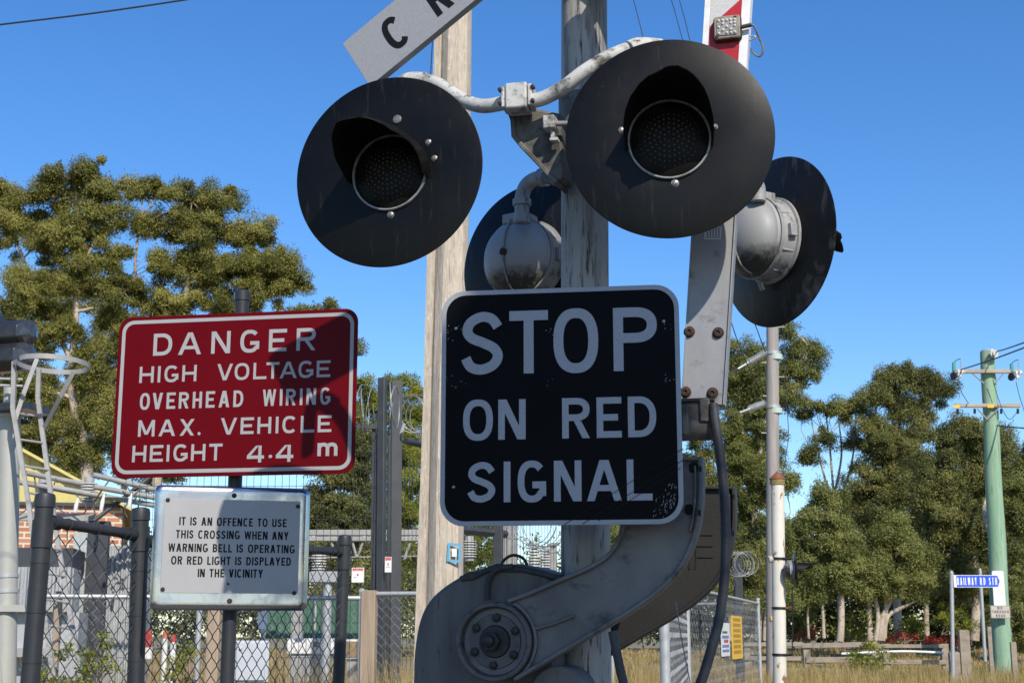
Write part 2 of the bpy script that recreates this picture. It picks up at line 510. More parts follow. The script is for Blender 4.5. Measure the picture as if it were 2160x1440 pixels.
def glyph(ch, w, t, tx):
    """Polygons of a letter of width w: horizontal strokes t thick, vertical strokes tx thick (cap height 1)."""
    P = []
    def bar(a0, b0, a1, b1):
        P.append([(a0, b0), (a1, b0), (a1, b1), (a0, b1)])
    def dg(xb, xt, b0=0.0, b1=1.0, h=None):
        h = h or tx * 1.08
        P.append([(xb, b0), (xb + h, b0), (xt + h, b1), (xt, b1)])
    def arc(cx, cy, rx, ry, a0, a1, p=2.3, k=18):
        o = superarc(cx, cy, rx, ry, a0, a1, p, k)
        i = superarc(cx, cy, rx - tx, ry - t, a0, a1, p, k)
        for j in range(k):
            P.append([o[j], o[j + 1], i[j + 1], i[j]])
    h = tx * 1.12
    if ch == 'I' : bar(w / 2 - tx / 2, 0, w / 2 + tx / 2, 1)
    elif ch == 'L': bar(0, 0, tx, 1); bar(tx, 0, w, t)
    elif ch == 'T': bar(w / 2 - tx / 2, 0, w / 2 + tx / 2, 1 - t); bar(0, 1 - t, w, 1)
    elif ch == 'H': bar(0, 0, tx, 1); bar(w - tx, 0, w, 1); bar(tx, .5 - t / 2, w - tx, .5 + t / 2)
    elif ch == 'E' or ch == 'F':
        bar(0, 0, tx, 1); bar(tx, 1 - t, w, 1); bar(tx, .5 - t / 2, w * .86, .5 + t / 2)
        if ch == 'E': bar(tx, 0, w, t)
    elif ch == 'O' or ch == 'Q' or ch == '0': arc(w / 2, .5, w / 2 , .515, 0, 360, 2.4, 40)
    elif ch == 'C': arc(w / 2, .5, w / 2, .515, 42, 318, 2.4, 32)
    elif ch == 'G':
        arc(w / 2, .5, w / 2, .515, 42, 325, 2.4, 32)
        bar(w * .52, .5 - t, w, .5); bar(w - tx, .14, w, .5 - t)
    elif ch == 'D':
        r = min(w * .62, .5)
        bar(0, 0, tx, 1); bar(tx, 1 - t, w - r, 1); bar(tx, 0, w - r, t)
        arc(w - r, .5, r, .5, -90, 90, 2.3, 24)
    elif ch in 'PRB':
        y0 = .44 if ch == 'P' else .43
        ry = (1 - y0) / 2
        r = min(w * .55, ry * 1.2)
        ww = w * (.94 if ch == 'B' else 1)
        bar(0, 0, tx, 1); bar(tx, 1 - t, ww - r, 1); bar(tx, y0, ww - r, y0 + t)
        arc(ww - r, y0 + ry, r, ry, -90, 90, 2.3, 20)
        if ch == 'R': dg(w - h * 1.0, w * .42, 0, y0, h)
        if ch == 'B':
            ry2 = (y0 + t) / 2; r2 = min(w * .55, ry2 * 1.2)
            bar(tx, 0, w - r2, t); arc(w - r2, ry2, r2, ry2, -90, 90, 2.3, 20)
    elif ch == 'S':
        q = [(.90, .80), (.74, .955), (.47, 1.0), (.19, .90), (.10, .735), (.22, .60), (.5, .51), (.79, .40), (.90, .25), (.78, .085), (.48, 0.0), (.2, .05), (.06, .22)]
        ctr = [(tx / 2 + (x - .08) / .84 * (w - tx), t / 2 + y * (1 - t)) for x, y in q]
        pts = spline(ctr, 6)
        tt = (t + tx) / 2
        o, i = offset_path(pts, tt / 2), offset_path(pts, -tt / 2)
        for j in range(len(pts) - 1):
            P.append([o[j], o[j + 1], i[j + 1], i[j]])
    elif ch == 'U':
        r = w / 2
        bar(0, r * .9, tx, 1); bar(w - tx, r * .9, w, 1)
        arc(r, r * .9, r, r * .9 + .01, 180, 360, 2.3, 20)
    elif ch == 'A':
        dg(0, w / 2 - h * .6, h=h); dg(w - h, w / 2 - h * .4, h=h); bar(w * .22, .24, w * .78, .24 + t * .9)
    elif ch == 'V': dg(w / 2 - h * .6, 0, h=h); dg(w / 2 - h * .4, w - h, h=h)
    elif ch == 'N': bar(0, 0, tx, 1); bar(w - tx, 0, w, 1); P.append([(w - tx * 1.25, 0), (w - tx * .02, 0), (tx * 1.25, 1), (tx * .02, 1)])
    elif ch == 'M':
        bar(0, 0, tx, 1); bar(w - tx, 0, w, 1)
        dg(w / 2 - h * .5, tx * .02, .12, 1, h * .95); dg(w / 2 - h * .45, w - h * .97, .12, 1, h * .95)
    elif ch == 'W':
        g = h * .82
        dg(w * .26 - g / 2, 0, h=g); dg(w * .26 - g / 2, w / 2 - g / 2, h=g)
        dg(w * .74 - g / 2, w / 2 - g / 2, h=g); dg(w * .74 - g / 2, w - g, h=g)
    elif ch == 'X': dg(0, w - h * 1.1, h=h * 1.1); dg(w - h * 1.1, 0, h=h * 1.1)
    elif ch == 'Y':
        bar(w / 2 - tx / 2, 0, w / 2 + tx / 2, .42); dg(w / 2 - h * .52, 0, .40, 1, h); dg(w / 2 - h * .48, w - h, .40, 1, h)
    elif ch == '4':
        x = w * .66
        bar(x, 0, x + tx, 1); bar(0, .22, x, .22 + t); bar(x + tx, .22, w, .22 + t)
        P.append([(0, .22 + t), (h * 1.1, .22 + t), (x + tx * .1, 1), (x - h * .7, 1)])
    elif ch == '.' or ch == '\u00b7':
        P.append(superarc(w / 2, .1 if ch == '.' else .34, w / 2, .1, 0, 340, 2, 17))
    elif ch == 'm':
        bar(0, 0, tx, 1)
        r = (w - tx) / 4 + tx / 2
        for x0 in (0, (w - tx) / 2):
            arc(x0 + r, 1 - r * .9, r, r * .9 + .02, 0, 180, 2.2, 16)
            bar(x0 + 2 * r - tx, 0, x0 + 2 * r, 1 - r * .9)
    elif ch == 'K':
        bar(0, 0, tx, 1); dg(tx * .8, w - h * 1.1, .35, 1, h); dg(w - h * 1.1, w * .35, 0, .6, h)
    return P

WIDTHS = {'I': .16, 'L': .50, 'T': .56, 'E': .54, 'F': .50, 'M': .78, 'W': .92, 'A': .68, 'V': .66, 'X': .66, 'Y': .66, '.': .16,
          'O': .72, 'C': .66, 'G': .70, 'D': .64, 'N': .66, 'H': .64, 'R': .62, 'P': .58, 'B': .60, 'S': .58, 'U': .62, ' ': .34, 'Q': .72, 'K': .62}

def put_glyph(mb, fr, ch, a0, a1, b0, b1, c, th, thx=None, seq=[0]):
    """A letter that fills a0..a1 x b0..b1 of a frame, c in front of it; strokes th (metres) thick."""
    hgt = b1 - b0
    polys = glyph(ch, (a1 - a0) / hgt, th / hgt, (thx or th) / hgt)
    for k, poly in enumerate(polys):
        cc = c + 0.00004 * (k % 9)
        mb.add([fr.pt(a0 + x * hgt, b0 + y * hgt, cc) for x, y in poly], [tuple(range(len(poly)))])

def put_text(mb, fr, text, a0, a1, b0, b1, c, th, gap=.16):
    hgt = b1 - b0
    tot = sum(WIDTHS[ch] for ch in text) + gap * (len(text) - 1)
    k = (a1 - a0) / (tot * hgt)
    x = a0
    for ch in text:
        w = WIDTHS[ch] * hgt * k
        if ch == 'I':
            w = max(w, th * 1.05)
        if ch != ' ':
            put_glyph(mb, fr, ch, x, x + w, b0, b1, c, th)
        x += (WIDTHS[ch] + gap) * hgt * k

def put_text_frame(mb, fr, o, ang, text, a0, b0, hgt, c, th, kx=1.0, gap=.3):
    """Text along a direction turned by ang degrees inside a frame, starting at (a0, b0) of the turned axes."""
    f = Frame.__new__(Frame)
    ca, sa = math.cos(R(ang)), math.sin(R(ang))
    f.o = fr.pt(o[0], o[1])
    f.u = fr.u * ca + fr.v * sa
    f.v = fr.v * ca - fr.u * sa
    f.n = fr.n
    x = a0
    for ch in text:
        w = WIDTHS[ch] * hgt * kx
        if ch != ' ':
            put_glyph(mb, f, ch, x, x + w, b0, b0 + hgt, c, th)
        x += (WIDTHS[ch] * kx + gap) * hgt
    return x

# ------------------------------------------------------------------ STOP ON RED SIGNAL
Y_POST = 4.05
def px_mid(fr, *pts):
    ls = [fr.loc(*p) for p in pts]
    return ls

sf = Frame(at(1184, 853, 3.66), 8)
aL = sf.loc(930, 860)[0]; aR = sf.loc(1437, 850)[0]
bT = sf.loc(1184, 607)[1]; bB = sf.loc(1184, 1107)[1]
stop = thing('stop_sign', 'black square STOP ON RED SIGNAL sign with white lettering and border', 'sign', sf.pt(0, bB))
MB().prism(sf, rrect(aL, aR, bB, bT, .062), -.004, 0).build('backing_plate', M['sheet_white'], stop, bevel=.0008)
w_ = .0125
MB().sheet(sf, rrect(aL + w_, aR - w_, bB + w_, bT - w_, .052), .0006).build('black_face', M['sign_black'], stop, smooth=0)
def crop_row(fr, ox, oy, sc, rows, c, mb):
    for (yl0, yl1, xl, yr0, yr1, xr, th, letters) in rows:
        p = [fr.loc(ox + x / sc, oy + y / sc) for x, y in ((xl, yl0), (xl, yl1), (xr, yr0), (xr, yr1))]
        bt = (p[0][1] + p[2][1]) / 2; bb = (p[1][1] + p[3][1]) / 2
        for ch, x0, x1 in letters:
            ym = yl0 + (yr0 - yl0) * ((x0 - xl) / (xr - xl)); yb = yl1 + (yr1 - yl1) * ((x0 - xl) / (xr - xl))
            a0 = fr.loc(ox + x0 / sc, oy + (ym + yb) / 2 / sc)[0]
            a1 = fr.loc(ox + x1 / sc, oy + (ym + yb) / 2 / sc)[0]
            k = (a1 - a0) / ((x1 - x0) / sc)
            put_glyph(mb, fr, ch, a0, a1, bb, bt, c, th * k / sc)
tx_ = MB()
crop_row(sf, 900, 580, 2.666, [
    (205, 558, 300, 186, 539, 1170, 56, [('S', 197, 433), ('T', 465, 683), ('O', 713, 965), ('P', 1050, 1296)]),
    (702, 928, 290, 683, 910, 1210, 37, [('O', 205, 373), ('N', 403, 557), ('R', 762, 917), ('E', 956, 1096), ('D', 1132, 1291)]),
    (1050, 1279, 310, 1036, 1265, 1190, 38, [('S', 231, 389), ('I', 433, 472), ('G', 512, 672), ('N', 716, 871), ('A', 901, 1097), ('L', 1126, 1269)]),
], .0012, tx_)
tx_.build('lettering', M['sheet_white'], stop, smooth=0, normals=False)
for px, py, m in ((962, 693, 'chrome'), (1400, 678, 'chrome'), (957, 1027, 'chrome'), (961, 817, 'rust'), (1404, 804, 'rust')):
    a, b = sf.loc(px, py)
    MB().lathe(sf.shift(0, a, b), [(.0008, .0044), (.0035, .0042), (.0045, .0025)], 14).build('bolt', M[m], stop)
# worn scuffs in the vinyl of the lower corner: thin raised flakes
sc_ = MB()
for k in range(70):
    t = random.random()
    px = 1385 + 42 * t + random.gauss(0, 9); py = 1090 - 62 * t + random.gauss(0, 13)
    a, b = sf.loc(px, py)
    if a > aR - .018 or b < bB + .018: continue
    s = random.uniform(.0006, .0022); th = random.uniform(-.6, .6) + 1.1
    l = s * random.uniform(1, 3.5)
    d = (math.cos(th) * l, math.sin(th) * l); e = (-math.sin(th) * s * .4, math.cos(th) * s * .4)
    sc_.add([sf.pt(a - d[0], b - d[1], .0011), sf.pt(a + e[0], b + e[1], .0011), sf.pt(a + d[0], b + d[1], .0011), sf.pt(a - e[0], b - e[1], .0011)], [(0, 1, 2, 3)])
for k in range(34):
    px = random.choice((942, 950, 1160, 972, 1408)) + random.gauss(0, 7); py = {0: 690, 1: 700, 2: 800, 3: 803}[k % 4] + random.gauss(0, 8)
    a, b = sf.loc(px, py); s = random.uniform(.0004, .0011)
    sc_.add([sf.pt(a - s, b, .0011), sf.pt(a, b - 2 * s, .0011), sf.pt(a + s, b, .0011), sf.pt(a, b + 2 * s, .0011)], [(0, 1, 2, 3)])
sc_.build('scuff_marks', M['sheet_white'], stop, smooth=0, normals=False)
# long thin dark lines running down to the scuffed corner
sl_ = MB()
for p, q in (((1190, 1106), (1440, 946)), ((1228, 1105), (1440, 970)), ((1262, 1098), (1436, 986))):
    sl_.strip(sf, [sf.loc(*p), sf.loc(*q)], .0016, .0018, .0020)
sl_.build('thin_mark', M['letter_black'], stop, smooth=0)
# clamps behind the sign
cb = MB()
for py in (700, 1010):
    b = sf.loc(1184, py)[1]
    cb.box(sf, (-.12, .22), (b - .015, b + .015), (-.03, -.004)); cb.box(sf, (.02, .06), (b - .02, b + .02), (-.33, -.03))
cb.build('mounting_channel', M['sign_back'], stop)

# ------------------------------------------------------------------ the steel mast
p0, p1 = at(1236, 1440, Y_POST), at(1232, -120, Y_POST)
d = (p1 - p0) / (p1.z - p0.z)
foot = p0 - d * p0.z
top = foot + d * 3.62
mast = thing('steel_mast', 'grey weathered steel mast carrying the lights behind the stop sign', 'post', foot)
MB().tube([foot + d * (.0 + 3.62 * i / 12) for i in range(13)], .070, 40).build('post_tube', M['steel_post'], mast)
MB().tube([top, top + d * .015, top + d * .03], [.072, .066, .02], 40).build('post_cap', M['galv'], mast)
bm_ = MB()
bm_.tube([foot, foot + d * .02], .16, 32)
for k in range(4):
    q = foot + Vector((math.cos(k * PI / 2 + .5), math.sin(k * PI / 2 + .5), 0)) * .13
    bm_.tube([q, q + Vector((0, 0, .05))], .012, 8)
bm_.build('base_flange', M['galv'], mast)

# ------------------------------------------------------------------ flashing lights
def visor_mesh(fr, r, L, droop=.06, dent=0.0, seed=0, skew=0.0):
    mb = MB()
    na, nc = 40, 9
    rr = random.Random(seed)
    for layer, dr in ((0, 0), (1, -.0025)):
        for i in range(na + 1):
            t = i / na
            ph = R(-12 + 204 * t)
            s = max(0.0, math.sin(ph))
            q = t if skew >= 0 else 1 - t
            pk = abs(skew)
            g = min(1.0, q / pk) ** .85 if q < pk else 1 - .90 * ((q - pk) / (1 - pk)) ** 1.15
            ln = L * (.10 + .90 * g) + rr.uniform(-.003, .003) - .012 * math.exp(-((t - .55) / .03) ** 2)
            for j in range(nc + 1):
                c = ln * j / nc
                k = c / L
                rad = r * (1 + .035 * k) + dr
                rad -= dent * math.exp(-((t - .30) / .10) ** 2) * k
                x = rad * math.cos(ph); y = rad * math.sin(ph) - droop * L * k * k
                mb.v.append(fr.pt(x, y, c + .001))
    W = nc + 1
    n1 = (na + 1) * W
    for i in range(na):
        for j in range(nc):
            a = i * W + j
            mb.f.append((a, a + 1, a + W + 1, a + W))
            mb.f.append((n1 + a, n1 + a + W, n1 + a + W + 1, n1 + a + 1))
        a = i * W + nc
        mb.f.append((a, n1 + a, n1 + a + W, a + W))
    for i in (0, na):
        for j in range(nc):
            a = i * W + j
            mb.f.append((a, n1 + a, n1 + a + 1, a + 1))
    return mb

def bolt(parent, fr, a, b, r=.008, m='chrome', c=0.0):
    f = fr.shift(c, a, b)
    MB().lathe(f, [(0, r * 1.25), (.002, r * 1.25), (.002, r), (.006, r * .95), (.008, r * .5)], 12).build('bolt', M[m], parent)

def dome(fr, parent):
    """Lamp housing behind the backboard: flange, drum, hinged domed cover with rib and latch."""
    h = MB().lathe(fr, [(-.003, .135), (-.012, .135), (-.014, .127), (-.055, .122), (-.060, .128), (-.072, .128)], 56).build('housing', M['grey_housing'], parent)
    MB().lathe(fr, [(-.073, .123), (-.082, .121), (-.088, .112), (-.105, .105), (-.125, .088), (-.140, .062), (-.149, .03), (-.151, .0)], 56).build('cover', M['grey_stained'], h)
    rib = [(-.088, .113), (-.107, .107), (-.128, .090), (-.144, .063), (-.153, .03), (-.155, .0)]
    rm = MB()
    pts = [fr.pt(0, r_, c_) for c_, r_ in rib] + [fr.pt(0, -r_, c_) for c_, r_ in rib[-2::-1]]
    rm.tube(pts, .0035, 8)
    rm.build('rib', M['grey_housing'], h)
    MB().lathe(fr.shift(-.15), [(0, .012), (-.008, .012), (-.014, .006)], 14).build('latch_knob', M['rust'], h)
    tb = MB()
    tb.box(fr, (-.045, .04), (.108, .14), (-.10, -.02))
    tb.box(fr, (-.06, .015), (.098, .118), (-.112, -.085))
    tb.build('hinge_block', M['grey_housing'], h, bevel=.004)
    MB().tube([fr.pt(.03, -.128, -.03), fr.pt(.03, -.150, -.02)], .01, 10).build('drain_plug', M['chrome'], h)
    MB().box(fr, (-.138, -.118), (-.02, .02), (-.045, -.02)).build('lug', M['grey_housing'], h, bevel=.003)
    MB().box(fr, (.118, .136), (.0, .045), (-.055, -.015)).build('lug', M['grey_housing'], h, bevel=.003)
    for q in (R(20), R(-28), R(-62), R(152), R(208), R(242)):
        rb__ = MB(); c_, s_ = math.cos(q), math.sin(q)
        rb__.tube([fr.pt(.124 * c_, .124 * s_, -.016), fr.pt(.122 * c_, .122 * s_, -.056)], .004, 8)
        rb__.build('rib', M['grey_housing'], h)
    return h

def flasher(px, py, Y, yaw, label, group, L=.23, dent=0.0, seed=1, bolts=(), front=True, r=.285, skew=.45, droop=.06):
    o = at(px, py, Y)
    fr0 = Frame(o, yaw)
    fr = Frame(o, yaw)
    k_ = r / .265
    fr.u, fr.v, fr.n = fr.u * k_, fr.v * k_, fr.n * k_
    r0, r = r, .265
    t = thing('flashing_light', label, 'signal light', o - Vector((0, 0, r0)), group)
    MB().lathe(fr, [(-.003, .02), (-.003, .11), (.013, r - .002), (.0145, r), (.0165, r), (.0175, r - .002), (.0015, .112), (.0015, .02)], 120, False).build('backboard', M['black_paint'] if front else M['black_back'], t)
    MB().lathe(fr, [(.0015, .1065), (.008, .1065), (.010, .105), (.010, .1015), (.004, .1005)], 64, False).build('lens_rim', M['rim_grey'], t)
    ln = MB().lathe(fr, [(-.01, .100), (.004, .099), (.010, .088), (.017, .06), (.021, .03), (.0225, .002)], 56).build('lens', M['lens_dark'], t)
    dm = MB()
    for ringn in range(1, 8):
        rr_ = ringn * .0125
        n = ringn * 6
        for k in range(n):
            a = 2 * PI * (k + .5 * (ringn % 2)) / n
            c = .0225 - .0225 * (rr_ / .104) ** 2 * 1.0
            dm.sphere(fr.pt(rr_ * math.cos(a), rr_ * math.sin(a), c + .0004), .0029, 6, 4)
    dm.build('diode_array', M['lens_dot'], ln)
    visor_mesh(fr, .112, L, dent=dent, seed=seed, skew=skew, droop=droop).build('visor', M['black_matte'], t, normals=False)
    for a, b, rr_ in bolts:
        bolt(t, fr, a, b, rr_, c=.0015)
    dome(fr, t)
    return t, fr0

def stained_mat():
    """Housing cover: grey paint with a patch of mould low on the dome."""
    m, nt, b = new_mat('grey_stained')
    N, L = nt.nodes, nt.links
    tc = N.new('ShaderNodeTexCoord')
    sp = N.new('ShaderNodeSeparateXYZ')
    L.new(tc.outputs['Object'], sp.inputs['Vector'])
    mr = N.new('ShaderNodeMapRange')
    mr.inputs['From Min'].default_value = .285; mr.inputs['From Max'].default_value = .19
    L.new(sp.outputs['Z'], mr.inputs['Value'])
    nz = N.new('ShaderNodeTexNoise'); nz.inputs['Scale'].default_value = 42; nz.inputs['Detail'].default_value = 8; nz.inputs['Roughness'].default_value = .75
    L.new(tc.outputs['Object'], nz.inputs['Vector'])
    mu = N.new('ShaderNodeMath'); mu.operation = 'MULTIPLY'
    L.new(mr.outputs['Result'], mu.inputs[0]); L.new(nz.outputs['Fac'], mu.inputs[1])
    m2 = N.new('ShaderNodeMapRange'); m2.inputs['From Min'].default_value = .20; m2.inputs['From Max'].default_value = .46
    L.new(mu.outputs['Value'], m2.inputs['Value'])
    mx = N.new('ShaderNodeMix'); mx.data_type = 'RGBA'
    mx.inputs[6].default_value = (.30, .30, .295, 1); mx.inputs[7].default_value = (.04, .037, .028, 1)
    L.new(m2.outputs['Result'], mx.inputs['Factor'])
    L.new(mx.outputs[2], b.inputs['Base Color'])
    b.inputs['Roughness'].default_value = .5
    return m
M['grey_stained'] = stained_mat()

GL = 'flashing lights of the crossing'
Y_L, Y_R = 3.93, 3.71
lampL, fL = flasher(823, 365, Y_L, 16, 'round black flashing light with dented hood just below the C of the crossbuck', GL, L=.27, dent=.016, seed=3, droop=.20, skew=-.40,
                    bolts=((.02, .148, .013), (.11, .075, .008), (.128, .028, .008), (.005, -.118, .008)))
lampR, fR = flasher(1412, 295, Y_R, 8, 'largest round black flashing light with scratched lower edge, in front of the boom', GL, L=.25, dent=-.006, seed=5, skew=.42,
                    bolts=((-.122, .03, .008), (.116, .028, .006), (.012, -.117, .008)))
rearL, fRL = flasher(1117, 553, 4.74, 180 + 33, 'flashing light turned away, its grey stained dome between the stop sign and the mast', GL, front=False, seed=7)
rearR, fRR = flasher(1630, 509, 4.55, 180 + 60, 'flashing light turned away, whose grimy grey dome shows past the boom', GL, front=False, seed=9, L=.305, droop=.34)
# scratches on the big backboard
sm = MB()
def thin_mark(pts, w):
    q = [fR.loc(*p) for p in pts]
    sm.strip(fR, q, w, .0018, .0021)
thin_mark(spline([(1556, 382), (1549, 395), (1547, 405), (1551, 417), (1553, 421)], 4), .0010)
thin_mark([(1572, 380), (1580, 388)], .0007); thin_mark([(1577, 402), (1583, 408)], .0009)
sm.build('thin_mark', M['rim_grey'], lampR)

# unseen bell added above the frame to cast a round shadow on the mast
bp_ = Vector((.295, 3.55, 3.48))
bell = thing('unseen_bell', 'unseen round crossing bell added above the mast to cast a shadow on it', 'bell', bp_ - Vector((0, 0, .16)))
gf_ = Frame(bp_, 12)
MB().lathe(gf_, [(.05, .02), (.05, .06), (.03, .11), (-.01, .145), (-.035, .152), (-.035, .14), (.0, .12)], 48, False).build('gong', M['galv'], bell)
MB().lathe(gf_, [(-.12, .07), (-.04, .07)], 24).build('striker_case', M['grey_housing'], bell)
MB().tube([gf_.pt(0, 0, -.1), gf_.pt(0, .02, -.25), gf_.pt(0, .06, -.45)], .025, 16).build('support_arm', M['galv'], bell)

# ------------------------------------------------------------------ lamp bracket
def pxpath(pts, k=6):
    return spline([tuple(at(*p)) for p in pts], k)
br = thing('lamp_bracket', 'white dirty cast bracket joining the two front lights to the mast', 'bracket', at(1150, 330, 3.95))
MB().tube(pxpath([(826, 300, 4.10), (835, 190, 4.10), (870, 172, 4.08), (905, 172, 4.05), (935, 184, 4.02), (975, 211, 3.97), (1018, 224, 3.92), (1066, 217, 3.88)]), .021, 20).build('pipe', M['white_casting'], br)
MB().tube(pxpath([(1124, 213, 3.84), (1150, 206, 3.83), (1190, 184, 3.81), (1235, 150, 3.79), (1290, 118, 3.79), (1345, 101, 3.80), (1395, 110, 3.83), (1415, 180, 3.85), (1415, 290, 3.85)]), .021, 20).build('pipe', M['white_casting'], br)
MB().tube(pxpath([(852, 173, 4.09), (872, 170, 4.08), (897, 171, 4.06)]), .026, 20).build('coupling', M['white_casting'], br)
MB().tube(pxpath([(1328, 106, 3.79), (1350, 99, 3.80), (1392, 102, 3.83)]), .027, 20).build('coupling', M['white_casting'], br)
cf = Frame(at(1095, 207, 3.86), 14)
blk = MB()
blk.box(cf, (-.034, .030), (-.042, .036), (-.035, .035))
cl = blk.build('clamp_block', M['white_casting'], br, bevel=.006)
for a0_, a1_ in ((-.046, -.036), (.032, .044)):
    MB().box(cf, (a0_, a1_), (-.035, .029), (-.032, .032)).build('flange', M['white_casting'], br, bevel=.003)
for a, b in ((-.049, .018), (-.049, -.022), (.047, .018), (.047, -.024)):
    MB().lathe(cf.shift(.03, a, b), [(-.01, .006), (.006, .006), (.008, .003)], 10).build('bolt', M['rust'], br)
af = Frame(at(1140, 290, 3.95), 20)
ap = [af.loc(*p) for p in ((1078, 236), (1128, 236), (1192, 250), (1200, 388), (1176, 392), (1150, 362), (1108, 314), (1094, 296), (1091, 262))]
MB().prism(af, ap, -.045, .045).build('web_casting', M['dirty_casting'], br, bevel=.008)
MB().strip(af, [af.loc(*p) for p in ((1085, 240), (1094, 266), (1096, 298), (1112, 318), (1152, 360), (1185, 396))], .014, -.055, .055).build('web_flange', M['dirty_casting'], br, bevel=.003)
gf = Frame(at(1160, 262, 3.86), 16)
g = MB(); g.box(gf, (-.014, .020), (-.022, .018), (-.02, .03)); g.build('pipe_clamp', M['white_casting'], br, bevel=.004)
g = MB(); g.box(gf, (.004, .014), (-.050, -.022), (-.01, .012)); g.box(gf, (.002, .026), (-.056, -.046), (-.012, .016)); g.build('lug', M['white_casting'], br, bevel=.002)
MB().tube([gf.pt(.018, -.004, .01), gf.pt(.075, -.002, -.01)], .008, 12).build('conduit', M['cable_grey'], br)
MB().tube([foot + d * (at(1232, 275, Y_POST).z - .10), foot + d * (at(1232, 275, Y_POST).z + .10)], .078, 40).build('mast_clamp', M['dirty_casting'], br)

# elbow carrying the rear light
el = thing('lamp_elbow', 'grey pipe elbow from the mast down to the turned away dome', 'pipe elbow', at(1150, 380, 4.2))
Ye = 4.58
MB().tube(pxpath([(1101, 470, Ye - .02), (1101, 440, Ye - .02), (1102, 412, Ye - .02), (1110, 392, Ye - .03), (1126, 379, Ye - .05), (1146, 374, Ye - .08)]), [.0245] * 31, 24).build('pipe', M['grey_housing'], el)
MB().tube([at(1101, 434, Ye - .02), at(1101, 421, Ye - .02)], .031, 24).build('collar', M['grey_housing'], el)
MB().tube([at(1140, 375, Ye - .07), at(1153, 373, Ye - .085)], .031, 24).build('collar', M['grey_housing'], el)
MB().tube([at(1150, 374, Ye - .08), at(1195, 385, Ye - .40)], .020, 20).build('stub_pipe', M['dirty_casting'], el)

# conduit and arm holding the other turned away light
er = thing('lamp_elbow', 'pipe elbow holding the turned away light beyond the boom', 'pipe elbow', at(1600, 395, 4.15))
MB().tube(pxpath([(1240, 395, 4.17), (1330, 392, 4.22), (1480, 385, 4.34), (1570, 378, 4.42), (1597, 392, 4.43), (1600, 425, 4.43)]), .024, 18).build('pipe', M['grey_housing'], er)

# ------------------------------------------------------------------ crossbuck
xf = Frame(at(755, 133, 4.12), 22)
q0 = xf.loc(722, 92); q1 = xf.loc(789, 175); q2 = xf.loc(1003, 0)
ang = math.degrees(math.atan2(q2[1] - q1[1], q2[0] - q1[0]))
ux = (math.cos(R(ang)), math.sin(R(ang)))
def rot(p): return (p[0] * ux[0] + p[1] * ux[1], -p[0] * ux[1] + p[1] * ux[0])
r0, r1 = rot(q0), rot(q1)
hw = (r0[1] - r1[1]) / 2
midv = (r0[1] + r1[1]) / 2
a_start = min(r0[0], r1[0])
half = 0.77
def unrot(a, b, A=ang):
    c, s = math.cos(R(A)), math.sin(R(A))
    return (a * c - b * s, a * s + b * c)
ctr = unrot(a_start + half, midv)
cbk = thing('crossbuck_sign', 'white crossbuck sign with black lettering above the mast lights', 'sign', xf.pt(ctr[0], ctr[1] - .5))
for nm, A, c0, txt, half in (('crossing_board', ang, .0, 'CROSSING', .77), ('railway_board', -ang + 6, -.034, 'RAILWAY', .48)):
    poly = [unrot(a, b, A) for a, b in ((-half, -hw), (half, -hw), (half, hw), (-half, hw))]
    poly = [(x + ctr[0], y + ctr[1]) for x, y in poly]
    bd = MB().prism(xf, poly, c0 - .028, c0).build(nm, M['sheet_white'], cbk, bevel=.0012)
    lt = MB()
    put_text_frame(lt, xf, ctr, A, txt, -half + (.122 if txt == 'CROSSING' else .05), -.056, .112, c0 + .0008, .0205, .95, .90 if txt == 'CROSSING' else .66)
    lt.build('lettering', M['letter_black'], bd, smooth=0, normals=False)
print('RW', [tuple(round(v) for v in project(xf.pt(*[p + q for p, q in zip(unrot(a, b, -ang + 7), ctr)]))) for a, b in ((half, -hw), (half, hw))])
mc = MB()
mc.box(xf, (ctr[0] - .05, ctr[0] + .05), (ctr[1] - .05, ctr[1] + .05), (-.12, -.063))
mc.build('bracket', M['galv'], cbk, bevel=.003)

# ------------------------------------------------------------------ boom
Y_B = 3.93
bf = Frame(at(1500, 700, Y_B), 15)
bl, brt = bf.loc(1437, 846), bf.loc(1528, 854)
tl, tr = bf.loc(1489, -10), bf.loc(1583, -10)
ext = 3.2
def lerp2(p, q, t): return (p[0] + (q[0] - p[0]) * t, p[1] + (q[1] - p[1]) * t)
TL2, TR2 = lerp2(bl, tl, ext), lerp2(brt, tr, ext)
boom = thing('boom_barrier', 'raised aluminium boom arm with red and white bands behind the largest light', 'boom gate arm', bf.pt(*bl))
MB().prism(bf, [bl, brt, TR2, TL2], -.045, 0).build('board', M['boom_alu'], boom, bevel=.0015)
def along(t, s):
    """t along the boom (0 bottom, 1 frame top), s across (0 left, 1 right)."""
    return lerp2(lerp2(bl, tl, t), lerp2(brt, tr, t), s)
sd = MB()
for s0, s1 in ((0, .028), (.965, 1.0)):
    sd.prism(bf, [along(0, s0), along(0, s1), along(ext, s1), along(ext, s0)], .0, .006)
sd.build('edge_flange', M['boom_alu'], boom, bevel=.001)
we = MB()
for s0, s1 in ((-.004, .13), (.83, 1.004)):
    we.prism(bf, [along(.52, s0), along(.52, s1), along(ext, s1), along(ext, s0)], .0065, .0078)
we.prism(bf, [along(.52, 1.004), along(.52, 1.02), along(ext, 1.02), along(ext, 1.004)], -.047, .0078)
we.build('white_edge', M['edge_white'], boom)
